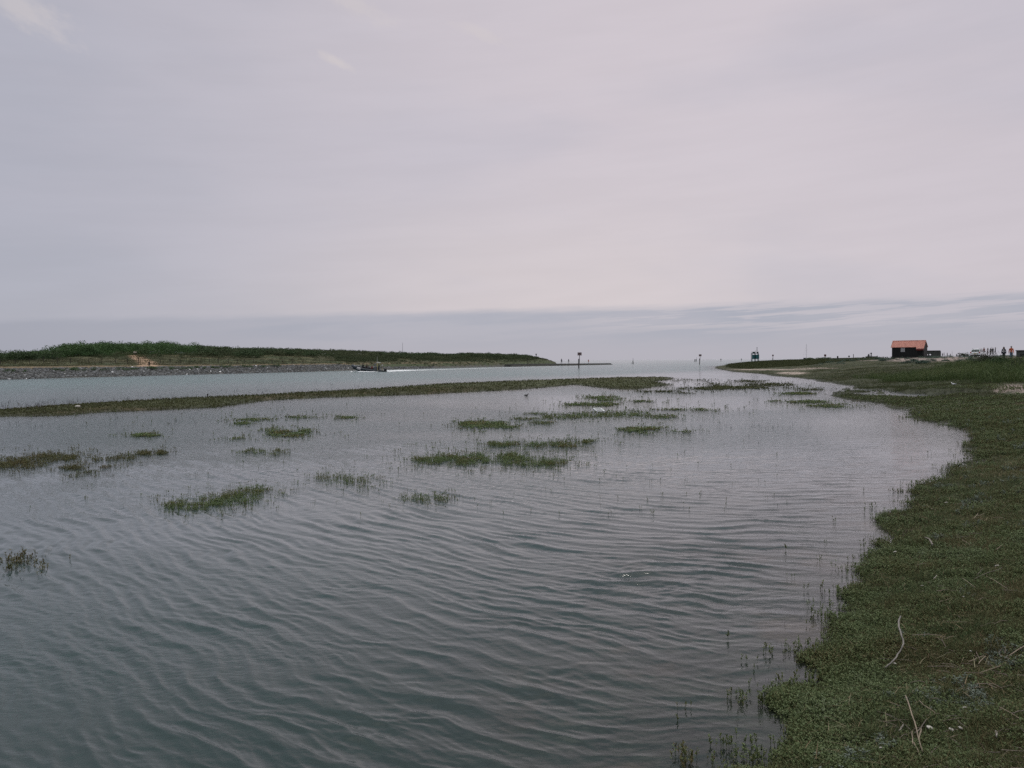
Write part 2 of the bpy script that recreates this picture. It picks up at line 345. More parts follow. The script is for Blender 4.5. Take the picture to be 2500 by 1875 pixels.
# bed of the lagoon
wet = sstep(.09, -.01, Z)
Cg = lerp(Cg, (.040, .042, .034), wet)
Cg = lerp(Cg, (.085, .055, .038), wet * sstep(.55, .7, n2) * (Y < 15) * .7)
mud = np.exp(-((S1 + jag(X, Y)) / .16) ** 2) * (Y < 40)
Cg = lerp(Cg, (.034, .029, .022), mud * .85)
# far bank: stones, tan path, ochre grass
fb = S3 > -1
stone = fb * sstep(8.4, 6.6, SN * (1 + 1.6 * sstep(800, 1020, PXg)) + (n1 - .5) * 3)
Cg = np.where(fb[..., None], lerp(np.broadcast_to((.060, .060, .033), Cg.shape), (.050, .062, .030), sstep(.4, .6, n3)), Cg)
Cg = lerp(Cg, (.12, .105, .058), fb * sstep(.52, .66, fbm(X / 12, Y / 4, 41)) * sstep(18, 24, SN) * .6)
pathm = fb * sstep(7.5, 9, SN) * sstep(17.5, 14.5, SN + (n1 - .5) * 3)
Cg = lerp(Cg, (.17, .12, .075), pathm * sstep(1330, 1000, PXg) * (.30 + .45 * sstep(.3, .55, n1)))
Cg = lerp(Cg, (.080, .078, .072), stone)
trail = at(np.array([345., 352, 362, 372, 374]), np.array([862., 866, 872, 879, 884]), 170)
tp = [onland(p, d) for p, d in ((333, 190), (338, 182), (350, 172), (362, 163), (366, 155), (352, 148))]
tr = np.full(X.shape, 99.)
for a, b in zip(tp, tp[1:]):
    e = b[:2] - a[:2]; t = np.clip(((X - a[0]) * e[0] + (Y - a[1]) * e[1]) / (e @ e), 0, 1); tr = np.minimum(tr, np.hypot(X - a[0] - t * e[0], Y - a[1] - t * e[1]))
Cg = lerp(Cg, (.32, .215, .145), fb * sstep(2.2, 1.1, tr + (n2 - .5) * 1.2))
gm, nt, N, L, b = newmat('marsh_ground')
at_ = N.new('ShaderNodeAttribute'); at_.attribute_name = 'albedo'
g = N.new('ShaderNodeNewGeometry')
nz = N.new('ShaderNodeTexNoise'); nz.inputs['Scale'].default_value = 16; nz.inputs['Detail'].default_value = 7; nz.inputs['Roughness'].default_value = .7; L.new(g.outputs['Position'], nz.inputs['Vector'])
vz = N.new('ShaderNodeTexVoronoi'); vz.inputs['Scale'].default_value = 2.0; L.new(g.outputs['Position'], vz.inputs['Vector'])
mr = N.new('ShaderNodeMapRange'); mr.inputs['From Min'].default_value = .32; mr.inputs['From Max'].default_value = .68; mr.inputs['To Min'].default_value = .45; mr.inputs['To Max'].default_value = 1.6
L.new(nz.outputs['Fac'], mr.inputs['Value'])
nz2 = N.new('ShaderNodeTexNoise'); nz2.inputs['Scale'].default_value = 1.7; nz2.inputs['Detail'].default_value = 5; L.new(g.outputs['Position'], nz2.inputs['Vector'])
mr2 = N.new('ShaderNodeMapRange'); mr2.inputs['From Min'].default_value = .3; mr2.inputs['From Max'].default_value = .7; mr2.inputs['To Min'].default_value = .62; mr2.inputs['To Max'].default_value = 1.38
L.new(nz2.outputs['Fac'], mr2.inputs['Value'])
mm = N.new('ShaderNodeMath'); mm.operation = 'MULTIPLY'; L.new(mr.outputs[0], mm.inputs[0]); L.new(mr2.outputs[0], mm.inputs[1])
vm = N.new('ShaderNodeVectorMath'); vm.operation = 'MULTIPLY'; L.new(at_.outputs['Color'], vm.inputs[0]); L.new(mm.outputs[0], vm.inputs[1])
L.new(vm.outputs[0], b.inputs['Base Color']); b.inputs['Roughness'].default_value = .9; b.inputs['Specular IOR Level'].default_value = .15
bp = N.new('ShaderNodeBump'); bp.inputs['Strength'].default_value = .6; bp.inputs['Distance'].default_value = .03; L.new(nz.outputs['Fac'], bp.inputs['Height']); L.new(bp.outputs[0], b.inputs['Normal'])
nr, nc = X.shape
go = npmesh('ground', np.stack([X, Y, Z], -1).reshape(-1, 3), gridfaces(nr, nc), gm, smooth=True)
ca = go.data.color_attributes.new('albedo', 'FLOAT_COLOR', 'POINT')
ca.data.foreach_set('color', np.concatenate([Cg.reshape(-1, 3), np.ones((nr * nc, 1))], 1).astype(np.float32).ravel())
tag(go, kind='structure')

# ------------------------------------------------------------------ water
rows = np.concatenate([[-25., 0., 1.2], drows(1.8, 120, 1250), drows(123, 700, 110), np.geomspace(720, 40000, 40)])
ang = np.concatenate([np.radians(np.linspace(-76, -42, 30)), np.radians(np.linspace(-41, 41, 820)), np.radians(np.linspace(42, 76, 30))])
Yw, T = np.meshgrid(rows, np.tan(ang), indexing='ij'); Xw = np.maximum(Yw, 12.) * T; Xw = np.where(Yw > 12, Yw * T, np.maximum(Yw, 1.8) * T)
Xw[:3] = 40 * np.tan(ang)[None] / np.tan(ang[-1])
zt, s1, s2, s3, sn = height(Xw, Yw, True)
pxw, pyw = project(Xw, np.maximum(Yw, .5), 0 * Xw)
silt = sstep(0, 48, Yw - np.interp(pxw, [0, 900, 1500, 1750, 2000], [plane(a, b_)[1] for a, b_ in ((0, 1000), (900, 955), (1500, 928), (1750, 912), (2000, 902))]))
calm = np.zeros(Xw.shape)
for e in [(2180,1045,230,48),(2250,1100,140,60),(1700,925,330,26),(1350,985,420,22),(1620,905,300,12),(1000,1015,260,16),(1750,985,300,20),(1150,1065,300,12)]:
    calm = np.maximum(calm, ell(pxw, pyw, *e) * (.62 if e[0] < 1300 else .85))
calm *= .7 + .5 * fbm(Xw / 5, Yw / 9, 61)
calm = np.clip(calm, 0, 1)
ripple = .10 + .24 * sstep(.45, .7, fbm(Xw / 1.9, Yw / 1.9, 57)) * (1 - .6 * calm)
amp = (.35 + .9 * fbm(Xw / 2.6, Yw / 2.6, 51)) * np.clip(-np.maximum(s1, s2) / 1.1, .12, 1) * (1 - .72 * calm)
u = Xw - .25 * (Yw - 6.5)
gx = .5 * (u - 2.2 * np.log(np.cosh(np.clip((u - .3) / 2.2, -30, 30))))
wx = Xw + .5 * (fbm(Xw / 1.7, Yw / 1.7, 52) - .5); wy = Yw + gx + .42 * (fbm(Xw / 1.0, Yw / 1.0, 53) - .5) + .6 * (fbm(Xw / 3.4, Yw / 3.4, 54) - .5)
dy = np.gradient(Yw, axis=0)
eta = np.zeros(Xw.shape)
for lam, A, sx, ph, sh in [(0.484, 0.003, 0.04, 0, 2.2), (0.335, 0.0052, -0.08, 1.3, 2.2), (0.242, 0.0042, 0.16, 2.1, 1.9), (0.289, 0.0034, -0.26, 0.4, 1.9), (0.172, 0.0036, -0.14, 3.3, 1.7), (0.121, 0.0019, 0.3, 5.0, 1.6), (0.086, 0.0012, -0.5, 1.0, 1.0), (0.062, 0.0005, 0.9, 2.0, 1.0)]:
    k = 2 * math.pi / lam; loc = np.clip(2.6 * fbm(Xw / (lam * 3.2), Yw / (lam * 2.0), int(lam * 1000), 3) - .55, 0, 2)
    arg = k * (wy + sx * wx) / math.hypot(1, sx) + ph; c = (1 - np.abs(np.sin(arg / 2))) ** 1.15 if sh > 1.55 else (1 + np.cos(arg)) / 2
    fade = sstep(1.5, 3.2, lam / np.maximum(dy, 1e-4))
    eta += 2.5 * A * loc * (c - .45) * fade
eta *= amp * (1 - silt) * sstep(120, 60, Yw)
chop = np.clip(.10 + .80 * sstep(8, 24, Yw) * (1 - .85 * calm) + .4 * silt * sstep(1700, 1150, pxw), 0, 1)
wind = fbm(Xw / (3 + Yw * .12), Yw / (2 + Yw * .05), 63)
fres = (1.07 - .08 * chop) * (1 - .22 * silt) * (.88 + .30 * wind) * np.where(Yw < 9, .93, 1)
depth = np.clip(-zt, 0, 5)
murk = np.clip(1 - np.exp(-depth / .24), 0, 1)
wm, nt, N, L, b = newmat('lagoon_water'); N.remove(b)
def attr(n): a = N.new('ShaderNodeAttribute'); a.attribute_name = n; return a.outputs['Fac']
geo = N.new('ShaderNodeNewGeometry')
def bumpn(scale, sy, strength, dist, prev=None, detail=4, rot=-.45):
    mp = N.new('ShaderNodeMapping'); mp.inputs['Scale'].default_value = (scale, scale * sy, 1); mp.inputs['Rotation'].default_value = (0, 0, rot); L.new(geo.outputs['Position'], mp.inputs['Vector'])
    z = N.new('ShaderNodeTexNoise'); z.inputs['Scale'].default_value = 1; z.inputs['Detail'].default_value = detail; z.inputs['Roughness'].default_value = .55; L.new(mp.outputs[0], z.inputs['Vector'])
    bb = N.new('ShaderNodeBump'); bb.inputs['Distance'].default_value = dist; L.new(z.outputs['Fac'], bb.inputs['Height'])
    if isinstance(strength, float): bb.inputs['Strength'].default_value = strength
    else: L.new(strength, bb.inputs['Strength'])
    if prev: L.new(prev, bb.inputs['Normal'])
    return bb.outputs[0]
n_ = bumpn(1.6, 2.0, attr('far_chop'), .10)
n_ = bumpn(4.6, 1.7, attr('chop'), .055, n_, 4, -.3)
n_ = bumpn(9, 2.6, attr('ripple'), .016, n_, 5, .5)
fr = N.new('ShaderNodeFresnel'); fr.inputs['IOR'].default_value = 1.333; L.new(n_, fr.inputs['Normal'])
gl = N.new('ShaderNodeBsdfGlossy'); L.new(n_, gl.inputs['Normal']); gl.inputs['Color'].default_value = (.97, .97, .98, 1)
rr = N.new('ShaderNodeMapRange'); rr.inputs['To Min'].default_value = .045; rr.inputs['To Max'].default_value = .13; L.new(attr('chop'), rr.inputs['Value']); L.new(rr.outputs[0], gl.inputs['Roughness'])
df = N.new('ShaderNodeBsdfDiffuse')
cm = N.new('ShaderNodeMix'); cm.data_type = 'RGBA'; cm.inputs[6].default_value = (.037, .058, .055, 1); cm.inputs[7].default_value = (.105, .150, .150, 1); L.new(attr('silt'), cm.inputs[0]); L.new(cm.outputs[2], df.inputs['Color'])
tr_ = N.new('ShaderNodeBsdfTransparent'); tr_.inputs['Color'].default_value = (.78, .84, .80, 1)
m1 = N.new('ShaderNodeMixShader'); L.new(attr('murk'), m1.inputs[0]); L.new(tr_.outputs[0], m1.inputs[1]); L.new(df.outputs[0], m1.inputs[2])
m2 = N.new('ShaderNodeMixShader'); wv = N.new('ShaderNodeMath'); wv.operation = 'MULTIPLY'; L.new(fr.outputs[0], wv.inputs[0]); L.new(attr('fres'), wv.inputs[1]); L.new(wv.outputs[0], m2.inputs[0]); L.new(m1.outputs[0], m2.inputs[1]); L.new(gl.outputs[0], m2.inputs[2])
L.new(m2.outputs[0], N['Material Output'].inputs['Surface'])
nr, nc = Xw.shape
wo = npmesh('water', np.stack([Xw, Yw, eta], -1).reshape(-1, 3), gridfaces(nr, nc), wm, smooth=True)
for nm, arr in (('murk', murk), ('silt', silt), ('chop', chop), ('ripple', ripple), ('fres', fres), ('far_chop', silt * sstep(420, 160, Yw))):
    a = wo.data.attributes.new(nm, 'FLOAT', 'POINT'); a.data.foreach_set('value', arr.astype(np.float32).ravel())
tag(wo, kind='structure')

# ------------------------------------------------------------------ plants (numpy scatter)
def leaf_proto(n, h, rad, ll, lw, up=.5, seed=0, lean=.35):
    r = np.random.default_rng(seed); V = []
    nst = max(1, n // 7)
    st = [(r.normal(0, rad * .5), r.normal(0, rad * .5), r.uniform(.6, 1) * h, r.uniform(-lean, lean), r.uniform(-lean, lean)) for _ in range(nst)]
    for i in range(n):
        sx, sy, sh, lx, ly = st[i % nst]; t = r.uniform(.12, 1); b = np.array([sx + lx * t * sh, sy + ly * t * sh, t * sh])
        a = r.uniform(0, 2 * math.pi); el = r.uniform(up - .5, up + .6); d = np.array([math.cos(a) * math.cos(el), math.sin(a) * math.cos(el), math.sin(el)])
        w = np.cross(d, [0, 0, 1.]); w /= np.linalg.norm(w) + 1e-6; q = np.cross(w, d)
        l = ll * r.uniform(.6, 1.25); ww = lw * r.uniform(.7, 1.2) / 2; m = b + d * l * .6
        V += [b, m + w * ww + q * ww * .5, b + d * l, m - w * ww + q * ww * .5]
    for (sx, sy, sh, lx, ly) in st:
        wd = lw * .13; V += [(sx - wd, sy, -.03), (sx + wd, sy, -.03), (sx + lx * sh + wd, sy + ly * sh, sh), (sx + lx * sh - wd, sy + ly * sh, sh)]
    V = np.array(V); return V, np.arange(len(V)).reshape(-1, 4)
def blade_proto(n, h, rad, w, lean=.5, seed=0):
    r = np.random.default_rng(seed); V = []; Q = []
    for i in range(n):
        b = np.array([r.normal(0, rad), r.normal(0, rad), -.02]); a = r.uniform(0, 2 * math.pi); s = np.array([math.cos(a), math.sin(a), 0])
        o = r.uniform(0, 2 * math.pi); k = r.uniform(.1, 1) * lean; dd = np.array([math.cos(o), math.sin(o), 0]) * k * h; hh = h * r.uniform(.55, 1.1)
        m = b + dd * .35 + [0, 0, hh * .6]; t = b + dd + [0, 0, hh * (1 - .25 * k)]; j = len(V)
        V += [b - s * w / 2, b + s * w / 2, m + s * w * .4, m - s * w * .4, t + s * w * .08, t - s * w * .08]; Q += [(j, j + 1, j + 2, j + 3), (j + 3, j + 2, j + 4, j + 5)]
    return np.array(V), np.array(Q)
def ball_proto(n, seed, leaf=.3, flat=.75):
    r = np.random.default_rng(seed); lob = [(np.array([r.normal(0, .42), r.normal(0, .42), r.uniform(.35, .68)]), r.uniform(.32, .5)) for _ in range(6)]; V = []
    for i in range(n):
        c, rd = lob[i % 6]; d = r.normal(0, 1, 3); d /= np.linalg.norm(d); d[2] = abs(d[2]) * 1.0 if r.uniform() < .75 else d[2]
        p = c + d * rd * r.uniform(.75, 1.05); p[2] = max(p[2], .02); nn = d + r.normal(0, .5, 3); nn /= np.linalg.norm(nn)
        a = np.cross(nn, r.normal(0, 1, 3)); a /= np.linalg.norm(a); e = np.cross(nn, a); l = leaf * r.uniform(.5, 1.2)
        V += [p - a * l * .5, p + e * l * .3, p + a * l * .5, p - e * l * .3]
    V = np.array(V); return V, np.arange(len(V)).reshape(-1, 4)
def scatter(name, protos, pos, scale, mat, parent=None, zs=None, tilt=0):
    pos = np.asarray(pos, float); n = len(pos); sel = RNG.integers(0, len(protos), n); yaw = RNG.uniform(0, 2 * math.pi, n)
    scale = np.broadcast_to(scale, (n,)); zs = np.ones(n) if zs is None else np.broadcast_to(zs, (n,)); VV = []; QQ = []; o = 0
    for k, (V, Q) in enumerate(protos):
        i = np.where(sel == k)[0]
        if not len(i): continue
        c, s = np.cos(yaw[i])[:, None], np.sin(yaw[i])[:, None]
        x = (V[None, :, 0] * c - V[None, :, 1] * s) * scale[i][:, None]; y = (V[None, :, 0] * s + V[None, :, 1] * c) * scale[i][:, None]; z = V[None, :, 2] * (scale[i] * zs[i])[:, None]
        W = np.stack([x, y, z], -1) + pos[i][:, None]; VV.append(W.reshape(-1, 3))
        QQ.append((Q[None] + (o + np.arange(len(i)) * len(V))[:, None, None]).reshape(-1, 4)); o += len(i) * len(V)
    if not VV: return None
    return npmesh(name, np.concatenate(VV), np.concatenate(QQ), mat, parent)
SPRIG = [leaf_proto(34, .055, .055, .016, .0085, .75, 100 + i) for i in range(8)]
SPRIG_S = [leaf_proto(16, .075, .025, .019, .011, .8, 200 + i) for i in range(6)]
SPRIG_F = [leaf_proto(14, .075, .15, .060, .032, .6, 300 + i) for i in range(6)]
TURF = [blade_proto(11, .055, .04, .0042, .9, 400 + i) for i in range(6)]
TURF_F = [blade_proto(9, .10, .2, .018, .8, 430 + i) for i in range(6)]
STEM = [blade_proto(3, .16, .05, .006, .35, 450 + i) for i in range(5)]
MARR = [blade_proto(26, .62, .18, .015, .75, 500 + i) for i in range(6)]
BALL = [ball_proto(340, 600 + i, .11) for i in range(8)]
BALL_S = [ball_proto(150, 640 + i, .17) for i in range(6)]

# the near bank
def bank_points(n, y0=1000, y1=2150, x0=1700, x1=2560):
    m_ = int(n * .55); px = np.concatenate([RNG.uniform(x0, x1, n), RNG.uniform(2560, 4600, m_)]); py = np.concatenate([RNG.uniform(y0, y1, n), RNG.uniform(y0, y1 + 500, m_)]); p = ground(px, py)
    s = sdist(LAND, p[:, 0], p[:, 1]) + jag(p[:, 0], p[:, 1]); return p, s
p, s = bank_points(85000)
dn = fbm(p[:, 0] / .32, p[:, 1] / .32, 71) * .6 + fbm(p[:, 0] / 2.0, p[:, 1] / 2.0, 72) * .4
edge = np.exp(-np.maximum(s, 0) / .6)
k = (s > -.06) & (RNG.uniform(0, 1, len(s)) < np.clip(.05 + 3.4 * (dn - .51) + .6 * edge, .03, .9))
ps = p[k]; scatter('purslane_ground_cover', SPRIG, ps, RNG.uniform(.6, 1.3, len(ps)) * np.clip(ps[:, 1] / 9, .8, 2.4) ** .7, M['purslane'], zs=.8)
tag(bpy.data.objects['purslane_ground_cover'], kind='stuff')
p, s = bank_points(80000); k = (s > .03); ps = p[k]
tag(scatter('turf_grass', TURF, ps, RNG.uniform(.6, 1.3, len(ps)) * np.clip(ps[:, 1] / 9, .85, 2.5) ** .8, M['turf']), kind='stuff')
p, s = bank_points(11000); k = (s > .25) & (fbm(p[:, 0] / 1.3, p[:, 1] / 1.3, 74) > .45); ps = p[k]
tag(scatter('dry_grass_litter', [blade_proto(3, .07, .08, .0045, 2.6, 470 + i) for i in range(6)], ps, RNG.uniform(.5, 1.4, len(ps)) * np.clip(ps[:, 1] / 9, .9, 2), M['thatch'], zs=.35), kind='stuff')
p, s = bank_points(9000); k = (s > .2) & (fbm(p[:, 0] / .5, p[:, 1] / .5, 171) > .66); ps = p[k]
tag(scatter('silvery_herb', [leaf_proto(26, .05, .07, .024, .009, .5, 800 + i) for i in range(4)], ps, RNG.uniform(.6, 1.3, len(ps)) * np.clip(ps[:, 1] / 9, .8, 2), leafy('silvery_leaf', [(.09, .11, .08), (.13, .155, .125), (.17, .19, .165)], 1.5, .6, .15)), kind='stuff')
p, s = bank_points(3200); k = (s > .35) & (fbm(p[:, 0] / 1.1, p[:, 1] / 1.1, 172) > .56); ps = p[k]
tag(scatter('grass_tufts', [blade_proto(20, .13, .03, .004, .8, 830 + i) for i in range(4)], ps, RNG.uniform(.6, 1.25, len(ps)) * np.clip(ps[:, 1] / 9, .8, 2), M['turf']), kind='stuff')
# plants standing in the water along the edge
px = RNG.uniform(1600, 2420, 16000); py = RNG.uniform(1000, 1950, 16000); p = plane(px, py); s = sdist(LAND, p[:, 0], p[:, 1]) + jag(p[:, 0], p[:, 1])
k = (s < .02) & (RNG.uniform(0, 1, len(s)) < .75 * np.exp(s / (.10 * np.clip(p[:, 1] / 7, 1, 3))) * (fbm(p[:, 0] / .22, p[:, 1] / .22, 75) > .50) + .006 * np.exp(s / .4))
ps = p[k]; tag(scatter('shore_water_plants', SPRIG_S + SPRIG[:3], ps, RNG.uniform(.55, 1.15, len(ps)), M['purslane']), kind='stuff')
# the middle distance of the bank: low turf to the hut
px = RNG.uniform(1740, 2700, 90000); py = hy(px) + 2 + 120 * RNG.uniform(0, 1, len(px)); p = ground(px, py, 1.0); s = sdist(LAND, p[:, 0], p[:, 1])
ppx, ppy = project(p[:, 0], p[:, 1], p[:, 2])
k = (s > .2) & (p[:, 2] > .03) & (p[:, 1] > 15) & (p[:, 1] < 240) & (RNG.uniform(0, 1, len(s)) < .35 + 1.6 * (fbm(p[:, 0] / 4, p[:, 1] / 4, 77) - .38))
for e in [(2235,878,90,6.0),(2330,877,55,6.5),(2470,950,60,17),(1880,901.5,120,3.4),(1935,909,50,6)]: k &= RNG.uniform(0, 1, len(s)) > .9 * ell(ppx, ppy, *e)
ps = p[k]; d = ps[:, 1]
tag(scatter('marsh_turf', TURF_F, ps, RNG.uniform(.6, 1.3, len(ps)) * np.clip(d / 60, .4, 1.6), M['bank_turf'], zs=np.clip(45 / d, .5, .9)), kind='stuff')
px = np.concatenate([RNG.uniform(1900, 2600, 30000), RNG.uniform(2600, 3600, 9000)]); py = RNG.uniform(935, 1110, 39000); p = ground(px, py); s = sdist(LAND, p[:, 0], p[:, 1]); k = (s > -.1) & (p[:, 2] > .02) & (fbm(p[:, 0] / 2.5, p[:, 1] / 2.5, 78) + .3 * np.exp(-np.maximum(s, 0)) > .42) & (RNG.uniform(0, 1, len(s)) < sstep(56, 22, p[:, 1])); ps = p[k]
tag(scatter('purslane_far_cover', SPRIG_F, ps, RNG.uniform(.35, .75, len(ps)) * np.clip(ps[:, 1] / 25, .6, 1.6), M['purslane']), kind='stuff')
# long grass bank
px = RNG.uniform(2060, 2900, 9000); d = RNG.uniform(44, 112, 9000); p = onland(px, d); s = sdist(LAND, p[:, 0], p[:, 1])
d0 = np.interp(px, [2060, 2200, 2500], [66, 55, 44]); d1 = np.interp(px, [2060, 2250, 2420, 2900], [74, 70, 78, 84])
dens = np.clip(sstep(-3, 4, d - d0) * sstep(4, -4, d - d1) * (fbm(p[:, 0] / 2.6, p[:, 1] / 5, 80) * 3.2 - .85), 0, 1)
k = (s > 3) & (RNG.uniform(0, 1, len(s)) < dens); ps = p[k]
hs_ = np.interp(px[k], [2060, 2250, 2450], [.6, .95, 1.3])
tag(scatter('long_grass', MARR, ps, RNG.uniform(.7, 1.35, len(ps)) * hs_, M['marram'], zs=RNG.uniform(.55, 1.0, len(ps))), kind='stuff')
px = RNG.uniform(2425, 2620, 900); d = RNG.uniform(74, 100, 900); p = onland(px, d); k = fbm(p[:, 0] / 3, p[:, 1] / 3, 81) > .42; ps = p[k]
tag(scatter('pale_dry_grass', [blade_proto(9, .42, .12, .018, .45, 520 + i) for i in range(5)], ps, RNG.uniform(.6, 1.2, len(ps)), M['drygrass']), kind='stuff')
px = RNG.uniform(1745, 2150, 14000); d = RNG.uniform(150, 240, 14000); p = onland(px, d); s = sdist(LAND, p[:, 0], p[:, 1]); k = (s > 3) & (p[:, 2] > .2) & (fbm(p[:, 0] / 7, p[:, 1] / 7, 82) > .22); ps = p[k]
tag(scatter('headland_grass', [blade_proto(12, .3, .5, .05, .9, 540 + i) for i in range(5)], ps, RNG.uniform(.5, 1.2, len(ps)), leafy('headland_blade', [(.045, .04, .02), (.045, .055, .022), (.06, .07, .03), (.085, .08, .04)], .12, .7, .2, spec=.1)), kind='stuff')
# strip of marsh in the middle of the channel
P_ = np.array(STRIP); px = RNG.uniform(-300, 1660, 60000); py = RNG.uniform(915, 1045, 60000); p = plane(px, py, .08); s = sdist(STRIP, p[:, 0], p[:, 1]); k = s > -.15; ps = p[k]; ps[:, 2] = height(ps[:, 0], ps[:, 1])
d = ps[:, 1]; tag(scatter('strip_marsh_plants', SPRIG_F + TURF_F, ps, RNG.uniform(.6, 1.25, len(ps)) * np.clip(d / 45, .75, 1.9), M['strip'], zs=np.clip(50 / d, .55, 1.0)), kind='stuff')
px = RNG.uniform(-100, 900, 420); p = plane(px, np.interp(px, [0, 407, 900], [996, 973, 950]) + RNG.normal(0, 7, 420), .1)[::2]
tag(scatter('dead_flower_stems', [blade_proto(4, .55, .12, .022, .5, 560 + i) for i in range(5)], p, RNG.uniform(.15, .5, 210), plain('dead_stem', (.035, .028, .028), .8)), kind='stuff')

# flooded plant patches: each visible patch a thing
def patch_points(lobes, n, soft=.42):
    out = []
    area = np.array([l[2] * l[3] * (l[4] if len(l) > 4 else 1) for l in lobes]); cnt = (n * area / area.sum()).astype(int) + 3
    for l, c in zip(lobes, cnt):
        a = RNG.uniform(0, 2 * math.pi, c); r = np.where(RNG.uniform(0, 1, c) < .5, np.sqrt(RNG.uniform(0, 1, c)) * .95, np.abs(RNG.normal(0, 1.15, c)))
        p = plane(l[0] + l[2] * r * np.cos(a), l[1] + l[3] * r * np.sin(a) + 2)
        out.append(p)
    return np.concatenate(out)
PATCH = [
 ([(470,1230,62,15),(530,1222,55,15),(590,1210,60,17),(650,1195,48,11),(440,1236,35,10)], 640, 'island', 'large dense patch of sea purslane nearest the camera, left of centre in open water'),
 ([(800,1166,30,11),(850,1168,50,13),(905,1170,28,10),(880,1186,40,8,.4)], 130, 'island', 'loose sea purslane patch just right of the large nearest patch'),
 ([(1035,1218,38,9,.6),(1085,1216,28,11,.6),(1000,1214,30,8,.3)], 60, 'island', 'thin scatter of purslane sprigs right of the loose patch, in rippled water'),
 ([(1075,1121,62,14),(1140,1120,55,17),(1175,1126,50,11),(1285,1126,70,13),(1340,1128,50,8),(1240,1114,40,8),(1025,1120,25,6)], 1500, 'island', 'broad two-lobed dense green purslane patch in mid water'),
 ([(1225,1083,45,8),(1320,1085,40,8,.6),(1375,1088,36,11),(1350,1078,40,6,.5),(1435,1078,35,4,.8)], 480, 'island', 'broken olive purslane patch directly behind the two-lobed patch'),
 ([(1170,1035,50,9),(1225,1036,48,9),(1150,1034,30,7)], 700, 'island', 'rounded bright green purslane patch at the left end of a long line of plants'),
 ([(1300,1020,50,6,.7),(1310,1009,45,4,.6),(1385,1015,60,6),(1475,1010,60,9),(1545,1010,45,8),(1620,1016,42,5,.8),(1330,1032,30,4,.5)], 1100, 'island', 'long olive purslane patch holding the white crate frame'),
 ([(1415,987,35,4.5),(1475,986,40,4.5)], 380, 'island', 'flat grass green patch behind the long patch and its white crate frame'),
 ([(1465,968,40,4),(1490,974,40,4),(1560,979,40,2.6)], 380, 'island', 'small green patch between the marsh strip and the flat grass green patch'),
 ([(1545,1048,40,6),(1590,1045,30,5,.7),(1670,1054,30,3,.6),(1560,1058,30,4,.3)], 260, 'island', 'short purslane patch right of the two-lobed patch, trailing thin sprigs'),
 ([(1725,998,42,4),(1640,999,50,2.6,.6)], 200, 'island', 'narrow olive patch in line right of the long patch'),
 ([(60,1128,60,14),(130,1118,60,12),(180,1122,30,8,.6),(176,1142,28,6),(10,1134,30,9)], 800, 'island_brown', 'brownish purslane patch at the left edge of the water'),
 ([(245,1119,40,6,.6),(300,1116,30,6,.6),(215,1154,30,6,.5),(185,1162,16,4,.5),(270,1140,30,5,.3)], 200, 'island_brown', 'thin brownish sprigs scattered right of the brownish purslane patch'),
 ([(350,1107,22,5),(394,1104,15,6)], 120, 'island_brown', 'small brown clump pair beyond the thin brownish sprigs'),
 ([(676,1104,18,6),(625,1102,30,5,.35)], 130, 'island', 'tight olive tuft in open water behind the large nearest patch'),
 ([(705,1058,50,8),(740,1052,20,7),(660,1050,25,9,.5),(575,1070,40,4,.5)], 420, 'island', 'mounded olive patch in the left water, taller on its right side'),
 ([(355,1061,32,4)], 130, 'island', 'small low green patch alone in the left water'),
 ([(618,1022,40,4),(592,1033,20,4)], 230, 'island', 'green patch before the strip, above the mounded olive patch'),
 ([(735,1016,34,4)], 120, 'island', 'thin patch below the marsh strip, left one of two side by side'),
 ([(843,1018,24,3.4)], 90, 'island', 'thin patch below the marsh strip, right one of two side by side'),
 ([(40,1366,50,14,.6),(90,1378,30,10,.4),(20,1385,30,10,.3)], 75, 'island_brown', 'sparse yellowish sprigs at the left edge, nearest to the camera'),
 ([(2023,990,47,4)], 360, 'island', 'long green patch closest to the right bank in the cove'),
 ([(1968,980,46,3.4),(1884,979,14,2.4)], 320, 'island', 'dark green patch beyond the one closest to the right bank'),
 ([(1950,959.5,38,2.6)], 200, 'island', 'slim green patch off the tip of the right bank'),
 ([(1812,945,62,4),(1760,944,30,3)], 480, 'strip', 'broad low olive patch right of the marsh strip end'),
 ([(1880,938,65,4),(1835,929,48,3),(1950,950,60,3)], 620, 'strip', 'flat olive patches merging with the right shore'),
 ([(1710,948,60,4),(1690,928,55,4),(1740,936,50,2.6),(1610,955,60,2.6),(1665,959,40,2)], 620, 'strip', 'string of olive patches off the right end of the marsh strip'),
]
for i, (lobes, n, mt, lab) in enumerate(PATCH):
    p = patch_points(lobes, int(n * 2.3))
    p = p[(fbm(p[:, 0] / (.022 * p[:, 1].mean()), p[:, 1] / (.05 * p[:, 1].mean()), 300 + i) * .6 + fbm(p[:, 0] / (.008 * p[:, 1].mean()), p[:, 1] / (.02 * p[:, 1].mean()), 340 + i) * .4 + RNG.normal(0, .07, len(p))) > .47]; d = p[:, 1]
    pr = SPRIG_S if d.mean() < 9 else (SPRIG + SPRIG_S[:3] if d.mean() < 22 else SPRIG_F)
    sc_ = RNG.uniform(.4, 1.2, len(p)) * (1.0 if d.mean() < 12 else np.clip(d / 14, 1, 1.5) if d.mean() < 22 else np.clip(d / 42, .7, 1.3))
    o = scatter('plant_patch', pr, p, sc_, M[mt], zs=RNG.uniform(.5, 1.0, len(p))); tag(o, lab, 'plant patch', 'flooded plant patches standing in the lagoon')
